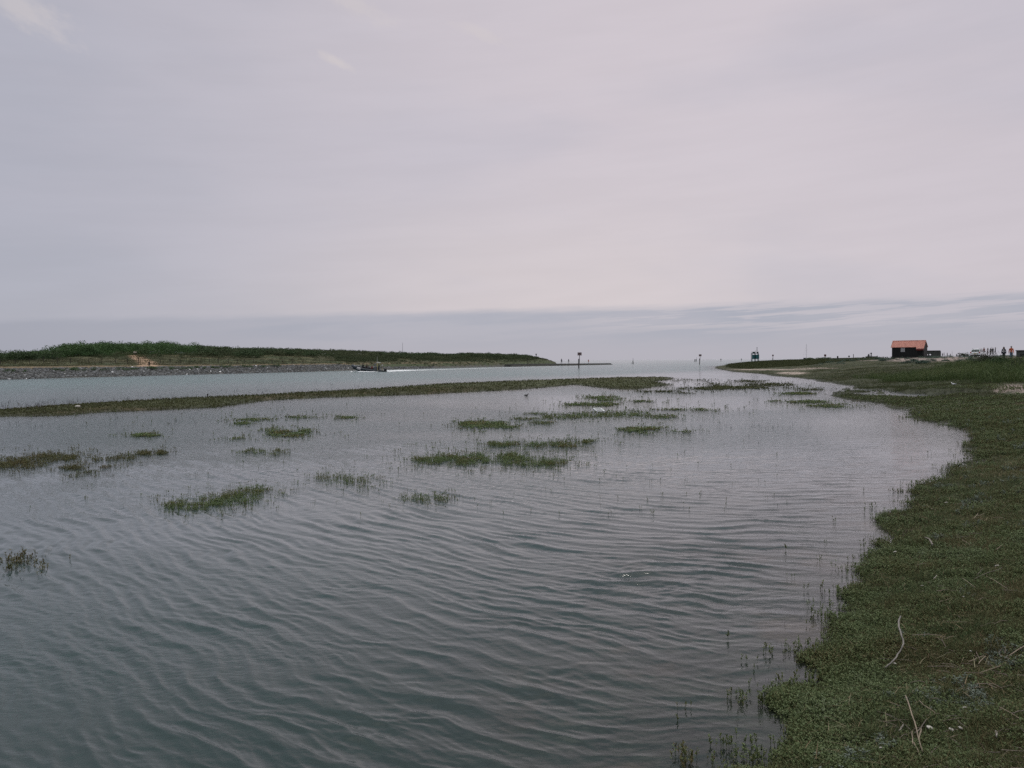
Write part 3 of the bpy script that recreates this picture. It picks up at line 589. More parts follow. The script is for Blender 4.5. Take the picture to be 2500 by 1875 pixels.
# stray sprigs everywhere in the shallows
px = RNG.uniform(-50, 2300, 9000); py = RNG.uniform(955, 1260, 9000); p = plane(px, py); near = np.zeros(len(px))
for lobes, *_ in PATCH:
    for l in lobes: near = np.maximum(near, np.exp(-np.maximum(np.hypot((px - l[0]) / (l[2] + 25), (py - l[1]) / (l[3] + 7)) - .7, 0) * 2.2))
s = np.maximum(sdist(LAND, p[:, 0], p[:, 1]), sdist(STRIP, p[:, 0], p[:, 1]))
k = (s < 0) & (RNG.uniform(0, 1, len(px)) < .5 * near * (fbm(px / 30, py / 9, 91) > .45) + .5 * np.exp(s / 2.2) * (px < 1900) * (fbm(px / 40, py / 8, 92) > .5) + .001); ps = p[k]
tag(scatter('stray_water_sprigs', SPRIG_S, ps, RNG.uniform(.5, 1.0, len(ps)) * np.clip(ps[:, 1] / 16, .8, 2.0), M['island']), kind='stuff')
px = np.concatenate([RNG.normal(c, w, n) for c, w, n in ((1850, 60, 26), (1720, 120, 20), (250, 25, 14), (420, 14, 12), (80, 40, 16), (480, 160, 20), (1900, 25, 8), (760, 200, 8), (1890, 70, 10))])
py = np.concatenate([RNG.normal(c, w, n) for c, w, n in ((1045, 7, 26), (1040, 30, 20), (1018, 6, 14), (1035, 5, 12), (1040, 6, 16), (1030, 22, 20), (1640, 40, 8), (1000, 12, 8), (1640, 60, 10))])
p = plane(px, py); s = np.maximum(sdist(LAND, p[:, 0], p[:, 1]), sdist(STRIP, p[:, 0], p[:, 1])); p = p[s < 0]
tag(scatter('thin_stems_in_water', STEM, p, RNG.uniform(.3, .8, len(p)) * np.clip(p[:, 1] / 18, .35, 1.6), plain('dark_water_stem', (.02, .022, .02), .8)), kind='stuff')
p = plane(np.array([1660., 1664, 1668, 1662, 1666]), np.array([1858., 1856, 1854, 1860, 1862]))
o = scatter('plant_patch', SPRIG, p, np.array([1.1, 1.4, 1.0, 1.1, 1.2]), M['purslane']); tag(o, 'lone upright sprig in shallow water at the bottom, off the bank', 'plant patch')

# far bank vegetation
px = RNG.uniform(-420, 1362, 30000); dd = RNG.uniform(0, 150, 30000); dw = np.interp(px, [-420, 0, 400, 700, 950, 1100, 1240, 1290, 1369], [90, 111, 140, 167, 212, 238, 283, 300, 340]); d = dw + dd
x = (px - 1250) / F * d; z, s1_, s2_, s3_, sn_ = height(x, d, True)
n = fbm(x / 12, d / 12, 95)
wood = (sn_ > 44) & (sn_ < 72) & (px < 470 + 40 * n)
low = (sn_ > np.where(px > 900, np.where((px < 1130), 4, 2), 21)) & (sn_ < 66) & ~wood & ~((px > 900) & (px < 1130) & (sn_ > 11) & (sn_ < 19))
r = RNG.uniform(0, 1, len(px))
k = wood & (r < .34); hh = (.82 + .55 * fbm(px / 30, d / 9, 97)) * bush_h(px) * RNG.uniform(.65, 1.1, len(px)) * sstep(40, 52, sn_).clip(.45, 1)
hh = np.where(px < 145, hh * .95, hh)
ps = np.stack([x, d, z - .15], -1)[k]; tag(scatter('scrub_thicket', BALL, ps, hh[k] * RNG.uniform(.9, 1.2, k.sum()), M['wood_leaf'], zs=1 / 1.05), kind='stuff')
k = low & (r < (.10 + .5 * sstep(30, 50, sn_)) * sstep(.30, .5, n + .004 * (sn_ - 35)) * np.where(px > 1000, 1.4, np.where(px < 430, .22, 1.0))); hb = bush_h(px) * RNG.uniform(.4, 1.02, len(px)) * np.where(px < 430, np.clip((sn_ - 20) / 40, .15, .8), sstep(12, 55, sn_).clip(.28, 1))
ps = np.stack([x, d, z - .1], -1)[k]; tag(scatter('dune_scrub', BALL_S, ps, hb[k] * 1.2, M['scrub_low'], zs=1 / 1.1), kind='stuff')
px2 = np.concatenate([px, RNG.uniform(430, 1350, 4000)])[:]; kk = low & (sn_ > 38) & (r > .55) & (r < .55 + .28 * sstep(.38, .55, n)); hb2 = (.8 + .45 * fbm(px / 26, d / 11, 98)) * bush_h(px) * RNG.uniform(.5, 1.05, len(px))
ps = np.stack([x, d, z - .1], -1)[kk]; tag(scatter('dark_dune_scrub', BALL_S, ps, hb2[kk] * 1.3, M['scrub'], zs=1 / 1.1), kind='stuff')
pq = RNG.uniform(820, 1364, 26000); dq = np.interp(pq, [820, 950, 1100, 1240, 1290, 1369], [188, 212, 238, 283, 300, 318]) + RNG.uniform(0, 110, 26000); xq = (pq - 1250) / F * dq; zq, _, _, _, sq = height(xq, dq, True)
tanq = (pq < 1150) & (sq > 12) & (sq < 18); lowq = np.where(pq < 1000, 7, 2.2)
kq = (sq > lowq) & (sq < 58) & ~tanq & (RNG.uniform(0, 1, 26000) < np.where(sq < 12, .20, .32) * sstep(.3, .5, fbm(xq / 8, dq / 14, 96) + .1 * (pq > 1000)))
ps = np.stack([xq, dq, zq - .12], -1)[kq]; hq = bush_h(pq) * RNG.uniform(.45, 1.1, 26000) * np.clip(sq / 40, .38, .95)
tag(scatter('headland_scrub', BALL_S, ps, hq[kq], M['scrub_low']), kind='stuff')
k = (sn_ > 14) & (sn_ < 50) & (r < .8); ps = np.stack([x, d, z], -1)[k]
tag(scatter('dune_grass', [blade_proto(12, .30, .5, .045, .9, 700 + i) for i in range(5)], ps, RNG.uniform(.5, 1.3, len(ps)), leafy('dune_blade', [(.055, .065, .032), (.07, .075, .038), (.095, .09, .05), (.14, .12, .075)], .09, .7, .2, spec=.1)), kind='stuff')
# stones of the far bank
k = (sn_ > -.4) & (sn_ < 8.2); 
pxs = RNG.uniform(-150, 1060, 17000); dws = np.interp(pxs, [-420, 0, 400, 700, 950, 1100], [90, 111, 140, 167, 212, 238]); ds = dws + RNG.uniform(-1, 24, len(pxs)); xs = (pxs - 1250) / F * ds; zz, _, _, _, sns = height(xs, ds, True)
k = (sns > -.5) & (sns * (1 + 1.6 * sstep(800, 1020, pxs)) < 8) & (zz > -.25); st = []
for i in range(6):
    mb = MB().ball((0, 0, 0), .5, 6, 4, (1, .8, .6), .22); f4 = [f for f in mb.f]; st.append((np.array(mb.v), np.array(f4)))
ps = np.stack([xs, ds, zz + .03], -1)[k]
smat, nt, N, L, b = newmat('bank_stones'); g = N.new('ShaderNodeNewGeometry'); r_ = N.new('ShaderNodeValToRGB'); L.new(g.outputs['Random Per Island'], r_.inputs['Fac'])
for e, (pos, c) in zip([r_.color_ramp.elements[0], r_.color_ramp.elements[1], r_.color_ramp.elements.new(.5), r_.color_ramp.elements.new(.985)], ((0, (.056, .057, .056, 1)), (1, (.22, .215, .205, 1)), (.5, (.092, .092, .088, 1)), (.985, (.18, .185, .19, 1)))): e.position = pos; e.color = c
L.new(r_.outputs[0], b.inputs['Base Color']); b.inputs['Roughness'].default_value = .85
tag(scatter('bank_stones', st, ps, RNG.uniform(.22, .58, len(ps)), smat), kind='stuff')
# green shrubs growing on the stones: things
shr = [(26,909,.75),(64,908,.5),(143,907,.8),(182,906.5,1.0),(204,905,.6),(239,906,.9),(300,905,.9),(327,904,.7),(371,903,1.0),(385,902,.7),(419,903.5,.6),(436,902,.9),(460,902.5,.8),(490,901,.9),(524,900.5,.9),(553,899,1.0),(575,899,.5),(601,898.5,1.0),(640,897.5,.8),(672,896,.9)]
for i, (a, b_, w) in enumerate(shr):
    dw_ = np.interp(a, [0, 400, 700], [111, 140, 167]); best = min(np.linspace(dw_ + 1, dw_ + 14, 60), key=lambda q: abs(project(*[np.float64(v) for v in onland(a, q)])[1] - b_))
    q = onland(a, best); e = empty('bank_shrub', q)
    n_b = 5; pp = np.stack([RNG.normal(0, .55 * w, n_b), RNG.normal(0, .4, n_b), np.full(n_b, -.1)], -1)
    scatter('foliage', BALL_S, pp, RNG.uniform(.5, .9, n_b) * w, M['wood_leaf'], e)
    mb = MB()
    for t in range(3): mb.tube([(0, 0, -.2), (RNG.normal(0, .3), RNG.normal(0, .2), .35 * w)], .03, 5)
    mb.build('stem', M['bark'], e)
    tag(e, 'low green shrub growing out of the grey stones of the far bank', 'shrub', 'shrubs on the stones of the far bank')

# ------------------------------------------------------------------ far bank furniture
fp = empty('wire_fence', onland(180, 140)); base = Vector(fp.location)
pxs_ = [2,38,73,108,141,173,218,248,283,312,339,392,416,441,465,491,512,534,558,580,598,620,643,665,690,715,740,770]
tops = []
for a in pxs_:
    d0 = np.interp(a, [0, 400, 800], [135, 163, 197]); q = Vector(onland(a, d0)) - base; hh_ = RNG.uniform(.95, 1.2)
    MB().box((q.x, q.y, q.z + hh_ / 2 - .1), (.09, .09, hh_ + .2), RNG.uniform(0, 1)).build('post', M['wood'], fp, bevel=.015); tops.append(q + Vector((0, 0, hh_)))
mb = MB()
for zz_ in (.08, .4, .7):
    for a, b_ in zip(tops, tops[1:]): mb.tube([a - Vector((0, 0, zz_)), b_ - Vector((0, 0, zz_))], .006, 4)
mb.build('wire', M['steel'], fp)
tag(fp, 'long wire fence on timber posts along the tan path of the far bank', 'fence')
q = onland(365, 153); mb = MB().box((0, 0, .25), (.22, .22, 1.0)); o = mb.build('gate_post', M['wood'], bevel=.03); o.location = q; tag(o, 'stout timber post at the foot of the sandy dune path', 'post')
q = onland(188, 182); e = empty('flag_pole', q); MB().tube([(0, 0, -.3), (0, 0, 2.0)], [.05, .035], 6).build('pole', M['grey_cloth'], e); MB().box((0, -.1, .35), (.5, .05, .3)).build('notice_board', M['white'], e); tag(e, 'slim grey pole with a small white notice at its foot on the far dune', 'pole')
q = onland(331, 188); e = empty('notice_sign', q); q_ = MB().box((-.25, 0, .3), (.07, .07, 1.0)).build('post', M['wood'], e); MB().box((.25, 0, .3), (.07, .07, 1.0)).build('post', M['wood'], e); MB().box((0, -.06, .75), (.75, .04, .4)).build('board', M['offwhite'], e); tag(e, 'pale notice sign on two posts at the top of the sandy dune path', 'sign')
q = at(983, 866, 300); e = empty('radio_mast', (q[0], q[1], q[2] - 1)); MB().tube([(0, 0, 0), (0, 0, 5.4)], [.06, .035], 6).build('pole', M['steel'], e); MB().box((0, 0, .1), (.5, .5, .3)).build('footing', M['concrete'], e); tag(e, 'very thin tall mast rising above the far dunes behind the boat', 'mast')
q = at(1309, 869.5, 322); e = empty('lookout_post', q); MB().tube([(0, 0, -1.2), (0, 0, .45)], .12, 6).build('post', M['wood'], e); MB().box((0, 0, .62), (.5, .5, .4)).build('cabinet', M['concrete'], e, bevel=.04); MB().box((0, 0, .9), (.66, .66, .12)).build('cap', M['offwhite'], e); tag(e, 'small grey box on a post with pale cap on the dune skyline', 'lookout post')
q = at(1288.5, 893.5, 295); e = empty('channel_post', (q[0], q[1], -.8)); MB().tube([(0, 0, 0), (0, 0, 3.7)], [.11, .08], 8).build('pole', M['wood'], e); MB().box((0, 0, 3.3), (.3, .12, .3)).build('mark', M['steel'], e); tag(e, 'dark thin post at the foot of the last dune by the jetty root', 'post')
# jetty
A = np.array([plane(1245, 895.3)[0], plane(1245, 895.3)[1]]); B = np.array(plane(1494, 890.1)[:2]); e = empty('jetty', (A[0], A[1], 0)); u_ = (B - A); Lj = np.linalg.norm(u_); u_ /= Lj; nn_ = np.array([-u_[1], u_[0]])
V = []; Fc = []; ns = 44
for i in range(ns + 1):
    t = i / ns * Lj; z = .78 - .28 * (i / ns) + RNG.normal(0, .015); zz2 = z if i < ns else .05
    for o_, zz_ in ((-.9, -1), (-.5, zz2 - .08), (-.35, zz2), (2.0, zz2), (2.6, -1)): c = u_ * t + nn_ * o_; V.append((c[0], c[1], zz_))
for i in range(ns):
    for j in range(4): Fc.append((i * 5 + j, i * 5 + j + 1, i * 5 + j + 6, i * 5 + j + 5))
Fc += [(0, 1, 2, 3, 4), tuple(ns * 5 + j for j in (4, 3, 2, 1, 0))]
MB().add(V, Fc).build('wall', M['pier'], e)
ed = MB(); ed.tube([(u_[0] * t - nn_[0] * .42, u_[1] * t - nn_[1] * .42, .80 - .28 * t / Lj) for t in np.linspace(0, Lj * .975, 20)], .09, 6); ed.build('kerb_edge', M['concrete'], e)
tag(e, 'long low concrete jetty running out into the river mouth', 'jetty')
pv = [plane(1388 + 0, 894)[:2]]
# low revetment wall pieces at jetty root
V = [at(1231, 885, 292), at(1285, 893, 290)]; mb = MB(); mb.tube([V[0], V[1]], .22, 6); o = mb.build('groyne_rail', M['pier']); tag(o, 'pale sloping concrete edge running down the dune to the jetty', 'wall')

# ------------------------------------------------------------------ channel beacons
def face_cam(p): return math.atan2(-p[0], p[1])     # local -Y looks to the camera
def square_beacon(px, ybase, ytop, label):
    q = plane(px, ybase); d = q[1]; m = d / F; Ht = (ybase - ytop) * m; e = empty('channel_beacon', (q[0], q[1], 0), face_cam(q))
    MB().tube([(0, 0, -1.5), (.03, 0, Ht * .60)], .14, 10).build('pile', M['wood'], e)
    MB().tube([(.14, -.02, Ht * .33), (.20, 0, Ht * .84)], .075, 8).build('pole', M['steel'], e)
    w, h, x0 = .98, .72, .22; zc = Ht - h / 2; mb = MB()
    for dx, dz, sx, sz in ((0, h / 2 - .07, w, .14), (0, -h / 2 + .06, w * 1.06, .12), (-w / 2 + .06, 0, .12, h - .28), (w / 2 - .06, 0, .12, h - .28), (0, 0, .14, h - .28)): mb.box((x0 + dx, -.05, zc + dz), (sx, .08, sz))
    mb.build('topmark_frame', M['paint_red'], e)
    MB().box((x0 - .22, 0, zc - .01), (.31, .03, h - .27)).build('topmark_panel', M['pale_board'], e); MB().box((x0 + .22, 0, zc - .01), (.31, .03, h - .27)).build('topmark_panel', M['pale_board'], e)
    for z in np.arange(.5, Ht * .55, .35): MB().box((-.2, -.05, z), (.1, .05, .04)).build('ladder_rung', M['steel'], e)
    tag(e, label, 'beacon', 'red square topped beacons in the channel'); return e
square_beacon(1413, 899.4, 860.5, 'nearer tall beacon with red square topmark standing before the jetty')
square_beacon(1708, 890.0, 865.2, 'farther beacon with red square topmark standing in open sea by two short piles')
def cone_beacon(px, ybase, ytop, d, label, kind='cone', side=1):
    q0 = at(px, ybase, d); q1 = at(px, ytop, d); Ht = q1[2] - q0[2]; e = empty('small_beacon', (q0[0], q0[1], min(q0[2], 0) - .6), face_cam(q0)); z0 = q0[2] - e.location.z; t = z0 + Ht
    MB().tube([(0, 0, 0), (0, 0, t - .3)], .11 * d / 700 + .04, 8).build('pole', M['steel'], e)
    k = d / 700
    if kind == 'cone': MB().lathe((0, 0, t - 1.05 * k), [(.62 * k, 0), (.6 * k, .06), (.04, 1.0 * k)], 10).build('topmark', M['green_mark'], e)
    elif kind == 'box':
        MB().box((0, 0, t - .33), (.62, .4, .66)).build('topmark', M['paint_red'], e, bevel=.04)
        MB().box((-.12, -.05, z0 + Ht * .35), (.16, .14, Ht * .3)).build('fender', M['wood'], e)
    else: MB().ball((0, 0, t - .25), .24, 10, 6).build('topmark', M['green_mark'], e)
    return tag(e, label, 'beacon')
cone_beacon(1760, 882.6, 875.2, 680, 'small dark cone topped beacon in the sea off the headland tip')
cone_beacon(1810, 882.0, 874.8, 690, 'small dark cone topped beacon seen over the headland grass, left of the green tower')
cone_beacon(1887, 883, 865.8, 360, 'post with dark red box topmark just right of the green tower', 'box')
cone_beacon(2014.5, 878, 865.2, 262, 'post with dark box topmark right of the moored yacht', 'box')
cone_beacon(2072.8, 877, 867.8, 240, 'short post with a round dark top beside the plain post', 'ball')
q = at(2083.5, 876, 222); o = MB().tube([(0, 0, -.5), (0, 0, 1.28)], [.1, .075], 8).build('timber_post', M['wood']); o.location = q; tag(o, 'plain dark upright post on the shingle crest', 'post')
e = empty('mooring_piles', (*plane(1698, 883.4)[:2], 0)); m = e.location.y / F
for dx in (-1.6, 1.6): MB().tube([(dx * m, 0, -1), (dx * m, 0, 6.4 * m)], .26, 8).build('pile', M['steel'], e)
MB().tube([(2.6 * m, 0, 4 * m), (2.9 * m, 0, 11 * m)], .07, 6).build('pole', M['grey_cloth'], e); MB().box((0, 0, 4.4 * m), (3.2 * m, .15, .2)).build('crossbar', M['steel'], e); tag(e, 'pair of short dark piles in the sea left of the farther red beacon', 'piles')
q = plane(1545.5, 888.8); m = q[1] / F; e = empty('end_beacon', (q[0], q[1], 0), face_cam(q)); MB().lathe((0, 0, -.5), [(.27, 0), (.25, .5), (.15, .5 + 7.5 * m)], 10).build('base', M['green_mark'], e); MB().tube([(0, 0, 7 * m), (0, 0, 14.6 * m)], [.09, .05], 8).build('pole', M['steel'], e)
MB().tube([(-5 * m, 0, -.3), (-4.2 * m, 0, 2.5 * m), (-2 * m, 0, 5.2 * m), (-.5 * m, 0, 6 * m)], .05, 6).build('strut', M['steel'], e); tag(e, 'tapered dark beacon with thin rod and curved strut beyond the jetty end', 'beacon')

# green tower
q = at(1843, 881, 350); m = 350 / F; e = empty('beacon_tower', (q[0], q[1], 0), face_cam(q)); zb = lambda y: q[2] + (881 - y) * m
def X_(px): return (px - 1843) * m
for x_, y_ in ((1834.6, -1.2), (1851.5, -1.2), (1836.6, 1.2), (1849.8, 1.2)): MB().tube([(X_(x_), y_, -1), (X_(x_), y_, zb(863.2))], .12, 8).build('leg', M['teal_dark'], e)
MB().box((X_(1843.3), 0, (zb(862.5) - 1) / 2), (.42, .42, zb(862.5) + 1)).build('column', M['teal_dark'], e)
for a, b_, y_ in ((1836, 1842.2, -1.25), (1844.8, 1853, -1.25)): MB().box(((X_(a) + X_(b_)) / 2, y_, (zb(866) + zb(876)) / 2), (X_(b_) - X_(a), .12, zb(866) - zb(876))).build('board', M['teal'], e)
MB().box((X_(1843.5), 1.25, (zb(866) + zb(876)) / 2), (2.6, .12, zb(866) - zb(876))).build('board', M['teal'], e)
MB().box((X_(1843), 0, zb(863)), (3.1, 2.7, .16)).build('platform', M['teal_dark'], e); MB().box((X_(1842.8), 0, zb(876.6)), (3.0, 2.6, .14)).build('lower_deck', M['teal_dark'], e)
MB().box((X_(1840.5), -.9, (zb(859) + zb(862.6)) / 2), (1.15, .1, zb(859) - zb(862.6))).build('upper_panel', M['green_mark'], e); MB().box((X_(1849), -.6, (zb(859) + zb(862.6)) / 2), (.7, .8, zb(859) - zb(862.6))).build('equipment_box', M['steel'], e)
mb = MB()
for a, b_ in (((-1.5, -1.3), (1.5, -1.3)), ((-1.5, 1.3), (1.5, 1.3)), ((-1.5, -1.3), (-1.5, 1.3)), ((1.5, -1.3), (1.5, 1.3))):
    for h_ in (.35, .7): mb.tube([(a[0], a[1], zb(863) + h_), (b_[0], b_[1], zb(863) + h_)], .02, 5)
    mb.tube([(a[0], a[1], zb(863)), (a[0], a[1], zb(863) + .72)], .03, 5)
mb.build('railing', M['grey_cloth'], e)
mast = MB().tube([(X_(1847.6), 0, zb(863)), (X_(1848), 0, zb(847.8))], .05, 8).build('mast', M['steel'], e)
for y_ in (848.8, 852.4, 856.3): MB().box((X_(1848), 0, zb(y_)), (.34, .34, .3)).build('lantern', M['black'], mast, bevel=.05)
MB().tube([(X_(1844.4), 0, zb(863)), (X_(1844.4), 0, zb(855))], .035, 6).build('aerial', M['steel'], e)
tag(e, 'teal green steel beacon tower with boards and lantern mast behind the headland', 'beacon tower')

# yacht
q = at(1967.5, 881.6, 632); m = 632 / F; e = empty('sailing_yacht', (q[0], q[1], 0), face_cam(q) + .95)
V = []; ns = 11; hb_ = [.0, .45, .8, 1.02, 1.15, 1.2, 1.18, 1.1, 1.0, .9, .8]
for i in range(ns):
    x_ = 4.4 - 8.4 * i / (ns - 1); w = max(hb_[i], .03); sh = 1.25 - .35 * math.sin(math.pi * i / (ns - 1)) + .12 * (1 - i / ns)
    V += [(x_, 0, -.4), (x_, w * .75, 0), (x_, w, sh), (x_, -w, sh), (x_, -w * .75, 0)]
Fc = [(i * 5 + j, i * 5 + (j + 1) % 5, i * 5 + 5 + (j + 1) % 5, i * 5 + 5 + j) for i in range(ns - 1) for j in range(5)] + [(0, 1, 2, 3, 4), tuple((ns - 1) * 5 + j for j in (4, 3, 2, 1, 0))]
MB().add(V, Fc).build('hull', M['white'], e, smooth=False)
MB().box((0.2, 0, 1.35), (2.9, 1.3, .7), 0, .8).build('cabin', M['white'], e, bevel=.08); MB().box((-1.6, 0, 1.9), (1.5, 1.5, .9), 0, .75).build('spray_hood', M['navy'], e, bevel=.1)
MB().tube([(.6, 0, 1.0), (1.05, .35, 13.0)], [.09, .05], 8).build('mast', M['grey_cloth'], e); MB().tube([(.55, 0, 2.4), (-3.0, 0, 2.3)], .16, 8).build('boom', M['navy'], e)
mb = MB(); [mb.tube([(a, b_, 1.2), (1.05, .35, 12.8)], .012, 4) for a, b_ in ((4.3, 0), (-3.9, 0), (.5, 1.1), (.5, -1.1))]; mb.build('rigging', M['steel'], e)
tag(e, 'small white sailing yacht with bare mast moored beyond the grassy headland', 'yacht')

# ------------------------------------------------------------------ hut
D_ = 190.; q = at(2216, 871.2, D_); q[2] = height(q[0], q[1]) ; hb_z = at(2216, 873.6, D_)[2]
ang_h = face_cam(q) + math.radians(-11.5)
e = empty('fishing_hut', (q[0], q[1], hb_z), ang_h)
W_, Dp, Eh, Rh = 6.75, 3.9, 2.55, 3.88
x0, x1 = -W_ / 2, W_ / 2
wl = MB().prism([(0, .35), (Dp, .35), (Dp, Eh), (Dp * .42, Rh - .06), (0, Eh)], x0, x1, 'x'); wl.build('wall', M['black_board'], e)
bt = MB(); [bt.box((x_, -.02, (.35 + Eh) / 2), (.04, .03, Eh - .4)) for x_ in np.arange(x0 + .2, x1, .32)]; bt.build('wall_batten', M['black_board'], e)
MB().box((0, Dp / 2, .0), (W_ + .25, Dp + .25, .7)).build('plinth', M['plinth'], e)
rf = empty('roof', (0, 0, 0)); 
def slab(y0, z0, y1, z1, xa, xb, t=.07, wav=.032):
    n = 150; V = []
    for i in range(n + 1):
        x_ = xa + (xb - xa) * i / n; w_ = wav * math.sin(x_ * 2 * math.pi / .19)
        for (yy, zz_) in ((y0, z0), (y1, z1)): V.append((x_, yy, zz_ + w_ + t))
        for (yy, zz_) in ((y0, z0), (y1, z1)): V.append((x_, yy, zz_ + w_))
    Fc = []
    for i in range(n):
        o_ = i * 4
        for j, k_ in ((0, 1), (1, 3), (3, 2), (2, 0)): Fc.append((o_ + j, o_ + k_, o_ + 4 + k_, o_ + 4 + j))
    Fc += [(0, 1, 3, 2), (n * 4, n * 4 + 2, n * 4 + 3, n * 4 + 1)]
    return V, Fc
bpy.data.objects.remove(rf)
mr_ = MB(); mr_.add(*slab(-.22, Eh - .16, Dp * .42, Rh, x0 - .15, x1 - 1.52)); rfo = mr_.build('roof', M['roof'], e)
mb = MB(); mb.add(*slab(-.62, Eh - .50, Dp * .42, Rh + .015, x1 - 1.515, x1 + .12)); mb.build('roof_extension', M['roof'], e)
mb = MB(); mb.add(*slab(Dp * .42, Rh, Dp + .2, Eh - .14, x0 - .15, x1 + .12)); mb.build('roof_slope', M['roof'], e)
MB().tube([(x0 - .15, Dp * .42, Rh + .06), (x1 + .12, Dp * .42, Rh + .06)], .09, 8).build('ridge_cap', M['roof'], e)
pale_trim = plain('pale_pinkish_trim', (.42, .26, .22), .6)
MB().add(*[[(x0 - .19, -.24, Eh - .2), (x0 - .15, -.24, Eh - .2), (x0 - .15, Dp * .42, Rh + .1), (x0 - .19, Dp * .42, Rh + .1), (x0 - .19, -.24, Eh), (x0 - .15, -.24, Eh), (x0 - .15, Dp * .42, Rh + .2), (x0 - .19, Dp * .42, Rh + .2)], [(0, 1, 2, 3), (4, 5, 6, 7), (0, 1, 5, 4), (1, 2, 6, 5), (2, 3, 7, 6), (3, 0, 4, 7)]]).build('barge_board', pale_trim, e)
MB().box(((x1 - 1.515 + x1 + .12) / 2, -.63, Eh - .51), (1.62, .05, .10)).build('eave_board', pale_trim, e)
MB().box(((x1 - 1.5 + x1) / 2, -.35, Eh - .72), (1.4, .5, .22)).build('porch_board', M['red_trim'], e)
for x_ in (x1 - 1.35, x1 - .1): MB().box((x_, -.5, (Eh - .5) / 2 + .1), (.1, .1, Eh - .9)).build('porch_post', M['black_board'], e)
sh = MB().box((x0 + 2.35, -.045, Eh - .62), (.86, .06, 1.12)).build('shutter', M['shutter'], e)
mb = MB(); [mb.box((x0 + 2.35 + a, -.09, Eh - .62), (.02, .02, 1.1)) for a in (-.2, .02, .22)]; mb.build('shutter_batten', M['concrete'], sh)
fr_ = MB(); [fr_.box((x0 + 2.35 + a, -.03, Eh - .62), (.06, .05, 1.24)) for a in (-.47, .47)]; fr_.box((x0 + 2.35, -.03, Eh - 1.22), (.88, .05, .06)); fr_.build('window_frame', M['black_board'], e)
tag(e, 'black timber hut with rusty red corrugated roof on the shingle', 'hut')

# pillbox / low wall right of the hut
def block_with_slots(name, w, h, dpt, slots, e, mat):
    xs = sorted({-w / 2, w / 2} | {a for a, b_, c, d_ in slots} | {b_ for a, b_, c, d_ in slots}); mb = MB()
    for a, b_ in zip(xs, xs[1:]):
        segs = [(c, d_) for (p0, p1, c, d_) in slots if p0 <= a + 1e-6 and p1 >= b_ - 1e-6]; lo = 0
        for c, d_ in sorted(segs): mb.box(((a + b_) / 2, dpt / 2, (lo + c) / 2), (b_ - a, dpt, c - lo)); lo = d_
        mb.box(((a + b_) / 2, dpt / 2, (lo + h) / 2), (b_ - a, dpt, h - lo))
    return mb.build(name, mat, e)
q = at(2276, 873, 197); e = empty('pillbox', (q[0], q[1], q[2] - .25), face_cam(q)); m = 197 / F; H_ = (874 - 857.6) * m + .2
block_with_slots('wall', 35 * m, H_, .4, [((2262.3 - 2276) * m, (2266.5 - 2276) * m, (875.5 - 867.2) * m, (875.5 - 864.8) * m), ((2269.8 - 2276) * m, (2273.2 - 2276) * m, (875.5 - 867) * m, (875.5 - 864.2) * m)], e, M['concrete'])
MB().box((0, .2, H_ + .07), (35.8 * m, .55, .14)).build('coping', M['steel'], e)
MB().box((17 * m, 1.2, H_ / 2 - .02), (.35, 1.6, H_ - .05)).build('return_wall', M['concrete'], e)
tag(e, 'low dark concrete wall with two small see-through slots right of the hut', 'concrete wall')
q = at(2492, 870, 128); e = empty('concrete_shelter', (q[0], q[1], q[2] - .4), face_cam(q)); MB().box((1.0, 1, .62), (3.2, 2.2, 1.25)).build('wall', M['concrete'], e, bevel=.04); MB().box((1.0, 1, 1.3), (3.4, 2.4, .12)).build('roof_slab', M['plinth'], e); MB().box((.3, -.11, .6), (.7, .04, .35)).build('opening', M['black'], e)
tag(e, 'low dark flat-topped concrete block at the right edge behind the walkers', 'concrete block')
# stump, beach block and winch tower
q = at(2045, 878.5, 205); e = empty('broken_groyne', q, face_cam(q)); MB().box((0, 0, .4), (.33, .35, 1.1)).build('post', M['wood'], e, bevel=.03); MB().box((.34, 0, .1), (.36, .4, .55)).build('block', M['concrete'], e, bevel=.03); MB().box((.02, -.2, .6), (.38, .06, .12)).build('strap', M['steel'], e); tag(e, 'stubby dark stump with a lower block beside it on the shingle crest', 'stump')
q = at(2127, 874.5, 232); m = 232 / F; e = empty('beach_block', q, face_cam(q)); MB().box((0, 0, .22), (26 * m, 1.6, .62)).build('slab', M['concrete'], e, bevel=.05); MB().box((13.4 * m, 0, .3), (.25, 1.4, .75)).build('end_post', M['wood'], e); MB().box((-2, -.82, .2), (.5, .06, .3)).build('step', M['plinth'], e); tag(e, 'low dark concrete slab on the beach left of the hut', 'concrete block')
q2 = at(2127, 870.2, 232); e = empty('winch_tower', (q2[0], q2[1], q.tolist()[2] + .53), face_cam(q2)); MB().lathe((0, 0, 0), [(.24, 0), (.2, .2), (.11, .62)], 8).build('base', M['pale_cloth'], e); MB().box((-.02, 0, .78), (.34, .3, .36), .3).build('winch_head', M['steel'], e, bevel=.03); MB().tube([(-.3, 0, .98), (.2, 0, .85)], .03, 6).build('arm', M['steel'], e); MB().tube([(.05, 0, .9), (.05, 0, 1.15)], .03, 6).build('rod', M['steel'], e); tag(e, 'small pale tapered stand with dark head on the beach slab', 'winch')
q3 = at(2120.5, 870.4, 232); e = empty('tarpaulin_heap', (q3[0], q3[1], q[2] + .53), face_cam(q3)); MB().lathe((0, 0, 0), [(.34, 0), (.25, .3), (.06, .68)], 7).build('cover', M['plinth'], e); MB().tube([(.2, 0, 0), (.22, 0, .9)], .025, 5).build('stick', M['wood'], e); tag(e, 'small dark pointed heap on the beach slab', 'heap')
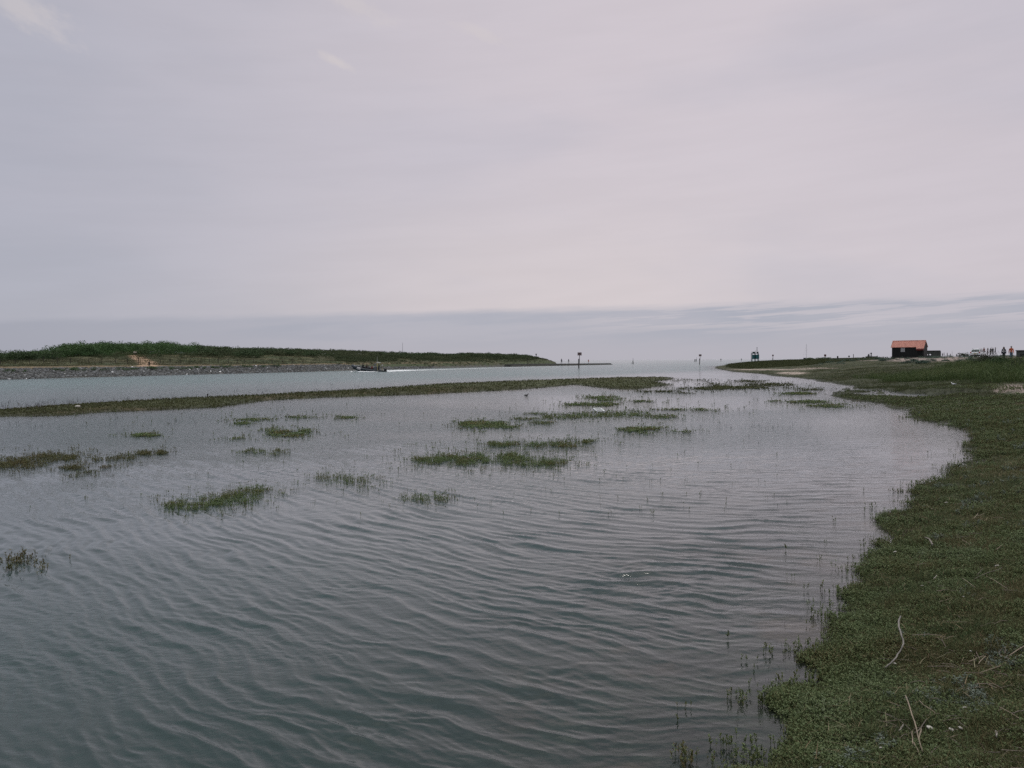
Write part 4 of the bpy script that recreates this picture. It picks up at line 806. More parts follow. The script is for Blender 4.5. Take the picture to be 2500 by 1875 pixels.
for i, a in enumerate((2147, 2151, 2155.5, 2158, 2162.5, 2166)):
    q = at(a, 874.6, 226); o = MB().box((0, 0, .1), (.14, .14, .62 + .1 * math.sin(a * 3)), .3).build('groyne_post', M['wood'], bevel=.02); o.location = q; tag(o, 'small dark groyne post in the row just left of the hut', 'post', 'groyne posts left of the hut')

# ------------------------------------------------------------------ people
def skeleton(pose):
    b = {}
    def j(n, x, y, z, r, r2=None): b[n] = (x, y, z, r, r2 or r)
    sit = pose == 'sit'; zh = .93
    j('pelvis', 0, 0, zh, .13, .095); j('spine', 0, .01, 1.13, .115, .09); j('chest', 0, .01, 1.31, .135, .095); j('neck', 0, .005, 1.475, .055, .058); j('head', 0, -.02, 1.59, .073, .088); j('top', 0, -.005, 1.675, .058, .066); j('chin', 0, -.07, 1.535, .04, .03); j('nose', 0, -.125, 1.585, .012)
    ph = {'stand': 0, 'walk': 1, 'walk2': -1, 'sit': 0, 'bent': 0}[pose]
    for s, nm in ((-1, 'r'), (1, 'l')):
        k = s * ph
        j('sh' + nm, s * .155, .01, 1.405, .054, .055); j('el' + nm, s * .215, .03 + .13 * k, 1.13, .040); j('wr' + nm, s * .232, -.05 + .22 * k, .90, .028, .024); j('ha' + nm, s * .235, -.065 + .24 * k, .835, .036, .018)
        for f_, (dy, ln) in enumerate(((-.028, .065), (-.010, .078), (.008, .073), (.024, .058))):
            j(f'f{f_}a{nm}', s * .237, -.07 + .25 * k + dy, .80, .0095); j(f'f{f_}b{nm}', s * .228, -.085 + .255 * k + dy, .80 - ln * .9, .008)
        j('th' + nm, s * .225, -.105 + .24 * k, .815, .0105); j('tt' + nm, s * .218, -.125 + .245 * k, .785, .009)
        j('hip' + nm, s * .088, 0, .89, .095, .10)
        if sit:
            j('kn' + nm, s * .13, -.44, .93, .065); j('an' + nm, s * .13, -.42, .50, .042); j('to' + nm, s * .14, -.60, .45, .035, .03)
        else:
            j('kn' + nm, s * .098, -.02 - .20 * k + (.0 if k >= 0 else .06), .485, .062); j('an' + nm, s * .10, .02 - .32 * k + (.0 if k >= 0 else .10), .085 + (.0 if k >= 0 else .07), .042); j('to' + nm, s * .115, -.14 - .32 * k + (.0 if k >= 0 else .10), .04 + (.0 if k >= 0 else .03), .038, .03)
    E = [('pelvis', 'spine'), ('spine', 'chest'), ('chest', 'neck'), ('neck', 'head'), ('head', 'top'), ('head', 'chin'), ('head', 'nose')]
    for n in 'rl':
        E += [('chest', 'sh' + n), ('sh' + n, 'el' + n), ('el' + n, 'wr' + n), ('wr' + n, 'ha' + n), ('ha' + n, 'th' + n), ('th' + n, 'tt' + n), ('pelvis', 'hip' + n), ('hip' + n, 'kn' + n), ('kn' + n, 'an' + n), ('an' + n, 'to' + n)]
        for f_ in range(4): E += [('ha' + n, f'f{f_}a{n}'), (f'f{f_}a{n}', f'f{f_}b{n}')]
    return b, E
def bone_kind(a, b):
    n = a + b
    if b.startswith(('head', 'top', 'chin', 'nose')) or a.startswith('head'): return 0
    if b[:2] in ('ha', 'th', 'tt') or b[0] == 'f': return 0
    if b[:2] == 'to': return 3
    if b[:2] in ('kn', 'an') or b[:3] == 'hip': return 2
    return 1
PROTO = {}
def body(pose):
    if pose in PROTO: return PROTO[pose]
    b, E = skeleton(pose); names = list(b); idx = {n: i for i, n in enumerate(names)}
    me = bpy.data.meshes.new('sk'); me.from_pydata([b[n][:3] for n in names], [(idx[a], idx[c]) for a, c in E], []); o = bpy.data.objects.new('sk', me); COL.objects.link(o)
    o.modifiers.new('s', 'SKIN'); md = o.modifiers.new('u', 'SUBSURF'); md.levels = 1
    for i, n in enumerate(names): me.skin_vertices[0].data[i].radius = b[n][3:5]; me.skin_vertices[0].data[i].use_root = (n == 'pelvis')
    dg = bpy.context.evaluated_depsgraph_get(); dg.update(); m2 = bpy.data.meshes.new_from_object(o.evaluated_get(dg)); bpy.data.objects.remove(o)
    C = np.array([p.center[:] for p in m2.polygons]); best = np.full(len(C), 9.); kd = np.zeros(len(C), int)
    for a, c in E:
        A_, B_ = np.array(b[a][:3]), np.array(b[c][:3]); e_ = B_ - A_; t = np.clip((C - A_) @ e_ / (e_ @ e_), 0, 1); d_ = np.linalg.norm(C - A_ - t[:, None] * e_, axis=1) - .6 * (b[a][3] * (1 - t) + b[c][3] * t)
        u_ = d_ < best; best[u_] = d_[u_]; kd[u_] = bone_kind(a, c)
    m2.polygons.foreach_set('material_index', kd.astype(np.int32)); m2.polygons.foreach_set('use_smooth', [True] * len(kd))
    PROTO[pose] = (m2, kd); return PROTO[pose]
def person(loc, yaw, top, legs, hair, label, pose='stand', H=1.72, group=None, detail=False, hood=False):
    me, kd = body(pose); k = H / 1.72
    if not detail:
        m = me.copy(); m.materials.clear()
        for x_ in (M['skin'], M[top], M[legs], M['shoe']): m.materials.append(x_)
        m.polygons.foreach_set('material_index', kd.astype(np.int32))
        o = link(bpy.data.objects.new('person', m)); o.location = tuple(map(float, loc)); o.rotation_euler = (0, 0, yaw); o.scale = (k, k, k)
        h = MB().ball((0, .012, 1.618), .1, 10, 7, (.9, 1.05, .95)); h.build('hair', M[hair], o, True)
    else:
        m = me.copy(); m.materials.clear()
        for x_ in (M['skin'],) * 4: m.materials.append(x_)
        o = link(bpy.data.objects.new('person', m)); o.location = tuple(map(float, loc)); o.rotation_euler = (0, 0, yaw); o.scale = (k, k, k)
        co = np.array([v.co[:] for v in me.vertices]); no = np.array([v.normal[:] for v in me.vertices]); fl = [list(p_.vertices) for p_ in me.polygons]
        for nm, ids, mt, inf in (('jacket', (1,), top, .014), ('trousers', (2,), legs, .012), ('shoe', (3,), 'shoe', .012)):
            ff = [f for f, q_ in zip(fl, kd) if q_ in ids]; us = sorted({i for f in ff for i in f}); mp_ = {a: i for i, a in enumerate(us)}
            mb = MB(); mb.add(co[us] + no[us] * inf, [tuple(mp_[i] for i in f) for f in ff]); mb.build(nm, M[mt], o, True)
        h = MB().ball((0, .02, 1.622), .104, 12, 8, (.92, 1.02, .97)); h.build('hair', M[hair], o, True)
        if hood:
            h = MB(); [h.ball((s * .08, .015, 1.54), .055, 8, 6, (.7, .9, 1.6)) for s in (-1, 1)]; h.build('hair_lock', M[hair], o, True)
        for s in (-1, 1): MB().ball((s * .032, -.098, 1.60), .011, 8, 6).build('eye', M['black'], o, True)
        MB().ball((0, -.108, 1.553), .014, 8, 5, (1.2, .3, .3)).build('mouth', M['red_trim'], o, True)
        for s in (-1, 1): MB().ball((s * .088, -.005, 1.585), .022, 8, 6, (.4, .8, 1.2)).build('ear', M['skin'], o, True)
    return tag(o, label, 'person', group)
def feet(px, py, d): return at(px, py, d)
# two walkers
q = onland(2449.5, 100.); yy = project(*[np.float64(v) for v in q])[1]
w1 = person(at(2450.5, 879.3, 100), face_cam(q) - .1, 'navy', 'dark_cloth', 'hair_dark', 'walker in open navy jacket over a pale shirt with dark trousers', 'walk', 1.62, detail=True, hood=True)
MB().box((0, -.125, 1.2), (.13, .05, .42), 0, .8).build('shirt', M['pale_cloth'], w1, bevel=.02); MB().box((0, .03, .96), (.44, .3, .24)).build('jacket_hem', M['navy'], w1, bevel=.06)
w2 = person(at(2468.8, 879.2, 100), face_cam(q) + .1, 'orange_cloth', 'jeans', 'hair_grey', 'walker in bright orange jumper and blue jeans', 'walk2', 1.70, detail=True)
MB().tube([(.13, -.08, 1.43), (.0, -.14, 1.25), (-.12, -.12, 1.03)], .016, 6).build('bag_strap', M['pale_cloth'], w2); MB().box((0, -.02, .985), (.31, .25, .07)).build('belt', M['pale_cloth'], w2, bevel=.02)
for q_ in (at(2450.5, 879.3, 100), at(2468.8, 879.2, 100)): pass
# group behind the car
for a, y_, d, tp_, lg, hr, lb in ((2402.2, 866.5, 178, 'red_cloth', 'dark_cloth', 'hair_dark', 'person in rust red jacket standing at the right side of the silver car'),
    (2411.5, 867, 182, 'brown_cloth', 'brown_cloth', 'hair_grey', 'person in brown coat between the red jacket and the black group'), (2418.5, 867, 182, 'dark_cloth', 'dark_cloth', 'hair_dark', 'leftmost of three people in black behind the bush'),
    (2424, 866.5, 184, 'dark_cloth', 'grey_cloth', 'hair_dark', 'middle one of three people in black behind the bush'), (2429.8, 866.2, 180, 'navy', 'dark_cloth', 'hair_dark', 'rightmost of three people in black behind the bush')):
    q = at(a, y_, d); person(q, face_cam(q) + random.uniform(-2, 2), tp_, lg, hr, lb, 'stand', 1.62, 'people standing behind the car')
q = at(2418, 866, 183); o = MB().tube([(0, 0, 0), (-.14, 0, 1.75)], [.03, .02], 6).build('fishing_rod', M['wood']); o.location = q + np.array([.2, -.3, 0]); tag(o, 'thin dark rod sticking up above the group in black', 'rod')
# far figures between hut and car
for i, (a, yb, yt, tp_, lb) in enumerate(((2300.8, 871.5, 861.8, 'navy', 'dark figure nearest the concrete wall among the distant beach walkers'), (2304.7, 871.5, 861.0, 'dark_cloth', 'second dark figure right of the concrete wall on the skyline'), (2312.5, 871.5, 861.2, 'grey_cloth', 'grey slender figure left of the thin pole on the skyline'),
    (2320.2, 871.5, 863.5, 'brown_cloth', 'short figure just left of the thin pole on the skyline'), (2335.2, 871.8, 863.8, 'dark_cloth', 'dark figure beside the small flag on the skyline'), (2342.8, 871.8, 863.2, 'navy', 'figure between the small flag and the dark bush mound'))):
    d = 1.7 * F / (yb - yt) * .96; q = at(a, yb, d); person(q, random.uniform(0, 6), tp_, 'dark_cloth', 'hair_dark', lb, 'stand', 1.68, 'distant beach walkers')
q = at(2324.5, 871.5, 300); o = MB().tube([(0, 0, -.3), (0, 0, 2.1)], [.05, .035], 6).build('thin_pole', M['steel']); o.location = q; tag(o, 'thin upright pole among the distant beach walkers', 'pole')
q = at(2338, 871.5, 300); e = empty('beach_flag', q); MB().tube([(0, 0, -.3), (0, 0, 1.5)], .03, 6).build('pole', M['steel'], e); MB().box((.28, 0, 1.28), (.5, .02, .28)).build('flag', M['grey_cloth'], e); tag(e, 'small dark flag on a short pole on the skyline left of the car', 'flag')
# jetty walkers
def jet(px): return None
for a, yb, yt, tp_, lg, lb in ((1371, 889.9, 876.8, 'navy', 'dark_cloth', 'person in dark clothes on the jetty nearest the dune'), (1388.4, 889.4, 877.3, 'dark_cloth', 'pale_cloth', 'person in dark coat and pale trousers midway on the jetty'), (1436.8, 888.4, 878, 'orange_cloth', 'pale_cloth', 'person in orange jacket farthest out on the jetty')):
    best = None
    ray = raydir(a, yb)
    # meet the jetty top
    den = ray[0] * nn_[0] + ray[1] * nn_[1]; t = (A @ nn_ + .7) / den; q = ray * t; s_ = (q[:2] - A) @ u_; zz_ = .78 - .28 * s_ / Lj
    q = (q[0], q[1], zz_); person(q, face_cam(q) + random.uniform(-.5, .5), tp_, lg, 'hair_dark', lb, 'stand' if a > 1375 else 'walk', (yb - yt) / F * q[1] * 1.0, 'people on the jetty')
for a, d, tp_, lb in ((129.2, 172, 'dark_cloth', 'person in black sitting on the far dune grass'), (132.6, 172.5, 'pale_cloth', 'person in pale top sitting beside the one in black on the far dune')):
    q = onland(a, d); person((q[0], q[1], q[2] - .42), face_cam(q) + .4, tp_, 'dark_cloth', 'hair_dark', lb, 'sit', 1.7)
for a, lb in ((1255.5, 'left of two tiny figures standing on the dune skyline'), (1260.3, 'right of two tiny figures standing on the dune skyline')):
    q = at(a, 872, 336); person(q, 1.5, 'dark_cloth', 'dark_cloth', 'hair_dark', lb, 'stand', 1.7)

# ------------------------------------------------------------------ car
q = at(2388, 869.6, 156); e = empty('parked_car', (q[0], q[1], q[2] - .28), face_cam(q) - math.radians(13))   # rear at local -Y
def loft(sec, n=None):
    V = []; Fc = []; m_ = len(sec[0])
    for s_ in sec: V += s_
    for i in range(len(sec) - 1):
        for j in range(m_): Fc.append((i * m_ + j, i * m_ + (j + 1) % m_, i * m_ + m_ + (j + 1) % m_, i * m_ + m_ + j))
    return V, Fc + [tuple(range(m_))[::-1], tuple(range((len(sec) - 1) * m_, len(sec) * m_))]
def rsec(y, w, z0, z1, wt=None, r=.1):
    wt = wt or w; return [(-w / 2, y, z0 + r), (-w / 2 + r, y, z0), (w / 2 - r, y, z0), (w / 2, y, z0 + r), (w / 2, y, z1 - r * 2), (wt / 2, y, z1), (-wt / 2, y, z1), (-w / 2, y, z1 - r * 2)]
bd = MB(); bd.add(*loft([rsec(-2.2, 1.6, .42, .95, 1.45), rsec(-2.1, 1.80, .34, 1.02, 1.62), rsec(-1.2, 1.86, .30, 1.05, 1.66), rsec(.9, 1.86, .30, 1.0, 1.62), rsec(2.0, 1.78, .32, .86, 1.5), rsec(2.25, 1.5, .42, .7, 1.3)])); bdo = bd.build('body', M['carpaint'], e, True)
cb = MB(); cb.add(*loft([[(-.80, -2.08, 1.0), (.80, -2.08, 1.0), (.66, -1.72, 1.58), (-.66, -1.72, 1.58)], [(-.84, -1.2, 1.0), (.84, -1.2, 1.0), (.66, -1.2, 1.66), (-.66, -1.2, 1.66)], [(-.84, .3, 1.0), (.84, .3, 1.0), (.64, .1, 1.62), (-.64, .1, 1.62)], [(-.78, 1.25, .95), (.78, 1.25, .95), (.60, .45, 1.56), (-.60, .45, 1.56)]])); cb.build('cabin', M['carpaint'], e)
def quad(pts, off): return MB().add([tuple(np.array(p) + off) for p in pts] + [tuple(np.array(p) + np.array(off) * .3) for p in pts], [(0, 1, 2, 3), (7, 6, 5, 4), (0, 1, 5, 4), (1, 2, 6, 5), (2, 3, 7, 6), (3, 0, 4, 7)])
quad([(-.70, -2.04, 1.08), (.70, -2.04, 1.08), (.60, -1.76, 1.52), (-.60, -1.76, 1.52)], (0, -.02, .01)).build('rear_window', M['glass'], e)
for s in (-1, 1):
    quad([(s * .825, -1.75, 1.06), (s * .835, .75, 1.03), (s * .655, .3, 1.52), (s * .68, -1.55, 1.54)], (s * .02, 0, 0)).build('side_window', M['glass'], e)
    MB().box((s * .74, -2.16, .98), (.22, .12, .2)).build('tail_light', M['tail'], e, bevel=.02); MB().box((s * 1.0, .62, 1.08), (.2, .12, .16)).build('mirror', M['black'], e, bevel=.03)
    for y_ in (-1.4, 1.4):
        wh = MB().tube([(s * .72, y_, .34), (s * .93, y_, .34)], .34, 16).build('wheel', M['tyre'], e); MB().tube([(s * .92, y_, .34), (s * .945, y_, .34)], .2, 12).build('rim', M['grey_cloth'], wh)
MB().box((0, -2.2, .46), (1.62, .12, .16)).build('bumper', M['black'], e, bevel=.03); MB().box((0, -2.235, .72), (.5, .03, .11)).build('number_plate', M['plate'], e)
quad([(.70, 1.22, .99), (-.70, 1.22, .99), (-.56, .5, 1.5), (.56, .5, 1.5)], (0, .02, .02)).build('windscreen', M['glass'], e)
for s in (-1, 1): MB().tube([(s * .58, -1.6, 1.67), (s * .58, .1, 1.66)], .025, 6).build('roof_rail', M['black'], e)
tag(e, 'silver white family car parked among the bushes, seen from behind', 'car')

# ------------------------------------------------------------------ bushes and sea kale on the right bank
def leaf_thing(name, px, d, w, h, mat, label, cat, group=None, n=8, stem=True, sink=0.0, protos=BALL_S, zoff=None):
    q = onland(px, d) if zoff is None else zoff; e = empty(name, q)
    pp = np.stack([RNG.uniform(-w, w, n) * .5, RNG.normal(0, .3 * w, n) * .6, np.full(n, -.05 - sink)], -1); tall = np.clip(1 - (pp[:, 0] / (w * .62)) ** 2, .35, 1)
    scatter('foliage', protos, pp, h * tall * RNG.uniform(.75, 1.1, n), mat, e, zs=1.0)
    if stem:
        mb = MB()
        for i in range(4): a = RNG.uniform(-.3, .3) * w; mb.tube([(a * .4, 0, -.2), (a, RNG.normal(0, .1), h * .6)], [.03, .012], 5)
        mb.build('stem', M['bark'], e)
    return tag(e, label, cat, group)
LEAFB = [ball_proto(190, 760 + i, .11) for i in range(4)]
b1 = leaf_thing('bush', 2416, 72, 1.75, 1.0, M['bush'], 'dark spiky bush on the grass bank in front of the car', 'bush', None, 22, True, 0, LEAFB)
mb = MB()
for i in range(46): a = RNG.uniform(-1.1, .7); t = RNG.uniform(.7, 1.5); mb.tube([(a * .6, RNG.normal(0, .2), .1), (a + RNG.normal(0, .12), RNG.normal(0, .25), .7 * t), (a * 1.15 + RNG.normal(0, .2), RNG.normal(0, .3), t)], [.012, .009, .004], 4)
mb.build('twig', M['bark'], b1)
leaf_thing('bush', 2437, 70, .9, .85, leafy('bright_bush_leaf', [(.015, .03, .008), (.025, .055, .014), (.04, .085, .022)], .8, .6, .25), 'brighter green bush against the right side of the spiky bush', 'bush', None, 12, True, 0, LEAFB)
leaf_thing('bush', 2493, 58, 1.6, 1.0, M['bush'], 'dark grassy bush at the right edge below the walkers', 'bush', None, 14, True, 0, LEAFB)
leaf_thing('bush', 2352, 165, 2.2, 1.0, M['bush'], 'low dark mound of scrub left of the car', 'bush', None, 12)
KL = [(2215,876.5,12,'low sea kale clump on the shingle directly below the hut'),(2265,875,17,'sea kale clump at the foot of the concrete wall'),(2285,875.5,9,'small kale clump below the right end of the concrete wall'),
 (2232,882,15,'kale clump on the gravel in front of the hut, lower right of the window'),(2258,881,10,'kale clump in front of the hut\'s right corner'),(2278,884,14,'wide kale clump below the concrete wall'),(2180,874,14,'dark low growth against the left corner of the hut'),
 (2342,884,14,'broad kale clump below the gravel left of the car'),(2310,882,14,'kale clump in the gravel between wall and car'),(2368,876,16,'pale kale growth in front of the car'),(2155,882,12,'kale clump left of the gravel before the hut'),(2380,882,16,'greyish kale clump left of the spiky bush'),(2215,887,22,'long blue green kale mass low before the hut'),(2246,888,16,'kale mass on the slope right of the long one'),(2140,879,10,'little kale clump far left of the hut')]
for a, y_, w, lb in KL:
    q = ground(a, y_, 1.6); q = q if 60 < q[1] < 230 else onland(a, 150)
    m = q[1] / F; leaf_thing('sea_kale', a, float(q[1]), w * m * 1.1, .5 + .2 * RNG.uniform(), M['kale'] if 'dark' not in lb else M['bush'], lb, 'sea kale', 'sea kale clumps around the hut', 9, True, .1)
px = RNG.uniform(1990, 2480, 700); d = RNG.uniform(120, 215, 700); k = fbm((px) / 40, d / 12, 99) > .52; p = onland(px[k], d[k])
tag(scatter('shingle_plants', BALL_S, p, RNG.uniform(.2, .5, len(p)), M['kale'], zs=.8), kind='stuff')
px = RNG.uniform(1965, 2032, 60); p = onland(px, RNG.uniform(205, 225, 60)); tag(scatter('crest_scrub', BALL_S, p, RNG.uniform(.3, .62, 60), M['scrub']), kind='stuff')

# ------------------------------------------------------------------ rigid inflatable boat
q = plane(898, 907.6); d = q[1]; m = d / F
hd = face_cam(q) + math.pi + math.radians(-37)   # local +X points to the bow (left in the picture)
boat = empty('inflatable_boat', (q[0], q[1], .0), hd, math.radians(-5.5)); Lb = 4.1
side = lambda s: [(-4.1, s * .92, .36), (-2, s * .98, .36), (0, s * 1.0, .40), (1.6, s * .93, .50), (2.8, s * .66, .66), (3.6, s * .3, .80), (3.95, 0, .86)]
tb = MB(); a_ = side(1); c_ = side(-1)[::-1][1:]; tb.tube(a_ + c_, [.16, .27, .28, .28, .27, .26, .26, .26, .27, .28, .28, .27, .16], 12); tb.build('tube', M['tube'], boat, True)
V = []; ns = 9
for i in range(ns):
    t = i / (ns - 1); x_ = -3.8 + 7.5 * t; w = .85 * (1 - max(0, t - .55) ** 1.6 * 3.2); w = max(w, .04); kz = -.35 + .9 * max(0, t - .6) ** 1.5 * 2.6; V += [(x_, w, .34 + .35 * max(0, t - .5)), (x_, w * .9, .02 + .5 * max(0, t - .55)), (x_, 0, kz), (x_, -w * .9, .02 + .5 * max(0, t - .55)), (x_, -w, .34 + .35 * max(0, t - .5))]
Fc = [(i * 5 + j, i * 5 + (j + 1) % 5, i * 5 + 5 + (j + 1) % 5, i * 5 + 5 + j) for i in range(ns - 1) for j in range(5)] + [(0, 1, 2, 3, 4), tuple((ns - 1) * 5 + j for j in (4, 3, 2, 1, 0))]
MB().add(V, Fc).build('hull', M['hull'], boat)
for s in (-1, 1): MB().tube([(.9, s * .965, .453), (1.3, s * .95, .478), (1.6, s * .93, .503), (1.9, s * .865, .54)], [.285, .283, .281, .279], 14).build('white_panel', M['pale_cloth'], boat, True)
MB().tube([(3.2, .36, .98), (2.6, .55, .95)], .03, 6).build('bow_strip', M['white'], boat); MB().tube([(3.2, -.36, .98), (2.6, -.55, .95)], .03, 6).build('bow_strip', M['white'], boat)
MB().box((-2.0, 0, .85), (.7, .8, .85), 0, .8).build('console', M['grey_cloth'], boat, bevel=.06); quad([(-1.55, -.36, 1.4), (-1.55, .36, 1.4), (-1.75, .33, 1.85), (-1.75, -.33, 1.85)], (.02, 0, 0)).build('windscreen', M['glass'], boat)
af = MB()
for s in (-1, 1): af.tube([(-3.0, s * .85, .5), (-2.75, s * .72, 1.5), (-2.7, s * .5, 1.92)], .05, 8)
af.tube([(-2.7, -.5, 1.92), (-2.7, .5, 1.92)], .05, 8); afo = af.build('a_frame', M['yellow'], boat); MB().box((-2.55, 0, 2.05), (.7, .75, .2)).build('canopy', M['offwhite'], afo, bevel=.05); MB().tube([(-2.3, .2, 2.1), (-2.2, .2, 3.3)], [.02, .012], 6).build('antenna', M['white'], afo); MB().ball((-3.0, -.6, 1.55), .2, 10, 6, (1, 1, .8)).build('life_ring', M['pale_cloth'], afo)
rail = MB(); rail.tube([(1.1, -.6, .6), (1.2, -.55, 1.25), (2.3, -.4, 1.35), (2.5, -.35, .8)], .022, 6); rail.tube([(1.1, .6, .6), (1.2, .55, 1.25), (2.3, .4, 1.35), (2.5, .35, .8)], .022, 6); rail.build('grab_rail', M['grey_cloth'], boat)
en = MB(); en.box((-4.25, 0, .75), (.5, .42, .6), 0, .8).build('outboard_engine', M['black'], boat, bevel=.06); MB().box((-4.2, 0, .15), (.22, .16, .9)).build('engine_leg', M['black'], boat)
for x_ in (1.0, .3, -.5, -1.2): MB().box((x_, 0, .62), (.5, .35, .5), 0, .8).build('seat', M['black'], boat, bevel=.05)
MB().box((0, 0, .33), (7.0, 1.3, .06)).build('deck', M['black'], boat)
tag(boat, 'dark inflatable speedboat with crew and rear frame racing up the channel', 'boat')
bpy.context.view_layer.update(); BM = boat.matrix_world.copy()
for x_, y_, z_, tp_, lb, pz, yw in ((1.05, .2, -.02, 'dark_cloth', 'foremost passenger in black seated behind the bow of the boat', 'sit', 0), (.3, -.1, -.04, 'brown_cloth', 'second passenger in dark brown seated in the boat', 'sit', 0), (-.45, .25, -.25, 'grey_cloth', 'passenger in grey amidships in the boat', 'sit', 0), (-1.15, .1, -.22, 'red_cloth', 'passenger in dark red seated just before the boat console', 'sit', 0), (-2.75, 0, .33, 'navy', 'helmsman in navy standing under the rear frame of the boat', 'stand', 0)):
    w = BM @ Vector((x_, y_, z_)); person(w, hd + math.pi / 2, tp_, 'dark_cloth', 'hair_dark', lb, pz, 1.66 if pz == 'sit' else 1.5, 'crew aboard the boat')
# foam
def foam(pts, wid, hgt, n=120, seed=1):
    r = np.random.default_rng(seed); P = np.array(pts, float); t = np.linspace(0, len(P) - 1, n); cx = np.stack([np.interp(t, range(len(P)), P[:, i]) for i in (0, 1)], -1); W = np.interp(t, range(len(P)), wid); Hh = np.interp(t, range(len(P)), hgt)
    tg = np.gradient(cx, axis=0); tg /= np.linalg.norm(tg, axis=1)[:, None]; nn = np.stack([-tg[:, 1], tg[:, 0]], -1); V = []; m_ = 7
    for i in range(n):
        for j in range(m_):
            s = (j / (m_ - 1) - .5) * 2; k_ = max(0, 1 - s * s); w_ = W[i] * (1 + r.normal(0, .18)); c = cx[i] + nn[i] * s * w_ / 2; V.append((c[0], c[1], -.03 + k_ * Hh[i] * max(.3, r.normal(.85, .16))))
    return V, [(i * m_ + j, i * m_ + j + 1, i * m_ + m_ + j + 1, i * m_ + m_ + j) for i in range(n - 1) for j in range(m_ - 1)]
st_ = BM @ Vector((-4.0, 0, 0)); mb = MB()
wk = [(st_.x, st_.y)] + [tuple(plane(a, b_)[:2]) for a, b_ in ((975, 905.8), (1010, 904.4), (1060, 902.8), (1130, 900.6), (1210, 898.2), (1300, 896), (1400, 893.6))]
mb.add(*foam(wk, [1.8, 2.2, 1.5, .9, .8, .7, .6, .3], [.22, .26, .16, .09, .08, .07, .06, .02], 700, 3))
bw = BM @ Vector((2.1, -1.1, 0)); 
for s in (-1, 1):
    pts = [(BM @ Vector((x_, s * y_, 0))) for x_, y_ in ((2.4, .45), (1.2, 1.25), (-.6, 1.55), (-2.6, 1.8), (-4.4, 2.2))]; mb.add(*foam([(p_.x, p_.y) for p_ in pts], [.25, .6, .5, .45, .3], [.12, .22, .16, .14, .05], 70, 5 + s))
    pts = [(BM @ Vector((x_, s * y_, 0))) for x_, y_ in ((3.3, .5), (2.9, 1.6), (2.0, 2.6))]; mb.add(*foam([(p_.x, p_.y) for p_ in pts], [.2, .45, .15], [.08, .22, .03], 30, 8 + s))
for a, b_, c_ in ((1077, 897.8, 22), (1112, 897.0, 18), (1140, 896.6, 10)):
    mb.add(*foam([tuple(plane(a - c_ / 2, b_ + .3)[:2]), tuple(plane(a, b_)[:2]), tuple(plane(a + c_ / 2, b_ - .2)[:2])], [.3, 1.0, .3], [.06, .28, .05], 40, a))
tag(mb.build('wake_foam', M['foam'], None, True), kind='stuff')

# ------------------------------------------------------------------ small things on the water and bank
q = plane(190, 995, .12); o = MB().ball((0, 0, .04), .105, 14, 9, (1.15, .8, .62), .06).build('white_lump', M['shell'], None, True); o.location = (q[0], q[1], .12); tag(o, 'rounded white lump lying on the marsh strip at left', 'boulder')
q = plane(506, 967, .1); o = MB().tube([(0, 0, -.2), (.03, 0, .12), (.05, 0, .15)], [.035, .03, .015], 7).build('timber_stump', M['wood']); o.location = (q[0], q[1], .1); tag(o, 'short dark stump at the far edge of the marsh strip', 'stump')
q = plane(1462, 1006, .05); e = empty('crate_frame', (q[0], q[1], .08), .35, 0, math.radians(14)); w, h = .30, .34
for a, b_, lab in (((-w / 2, -h / 2), (w / 2, -h / 2), 1), ((-w / 2, h / 2), (w / 2, h / 2), 1), ((-w / 2, -h / 2), (-w / 2, h / 2), 1), ((w / 2, -h / 2), (w / 2, h / 2), 1), ((-w / 2, 0), (w / 2, 0), 1)):
    MB().tube([(a[0], a[1], .06), (b_[0], b_[1], .06)], .02, 6).build('bar', M['white'], e)
for a in (-w / 2, w / 2):
    for b_ in (-h / 2, h / 2): MB().tube([(a, b_, -.15), (a, b_, .06)], .018, 6).build('leg', M['white'], e)
tag(e, 'white plastic crate frame stranded among the flooded plants', 'crate')
def bird(loc, yaw, sc_, mats, label, name='gull'):
    e = empty(name, loc, yaw); b_, wng, bk, lg = mats
    V = MB(); V.tube([(-.26, 0, .17), (-.2, 0, .165), (-.08, 0, .16), (.06, 0, .17), (.15, 0, .20), (.19, 0, .255), (.215, 0, .29), (.245, 0, .30), (.275, 0, .292)], [.008, .035, .075, .085, .06, .04, .04, .036, .012], 12); bo = V.build('body', b_, e, True)
    for s in (-1, 1):
        MB().tube([(.12, s * .06, .20), (.0, s * .09, .195), (-.15, s * .06, .18), (-.33, s * .025, .185)], [.02, .045, .035, .006], 8).build('wing', wng, e, True)
        MB().tube([(.0, s * .03, .1), (.0, s * .03, 0), (.04, s * .03, 0)], .007, 5).build('leg', lg, e); MB().ball((.255, s * .03, .305), .007, 6, 5).build('eye', M['black'], e)
    MB().tube([(.27, 0, .293), (.33, 0, .282)], [.012, .003], 6).build('beak', bk, e); e.scale = (sc_,) * 3; return tag(e, label, 'bird')
q = ground(2328, 942.5, .5); bird(q, math.pi + .25, .62, (M['white'], plain('pale_grey_feather', (.4, .41, .43)), M['yellow'], M['brown_cloth']), 'white gull standing on the green marsh turf below the long grass')
q = plane(1285, 967); bird((q[0], q[1], -.04), .4, .55, (M['black'], M['black'], M['offwhite'], M['steel']), 'small black waterbird floating beside the thin weed below the marsh strip', 'waterbird')

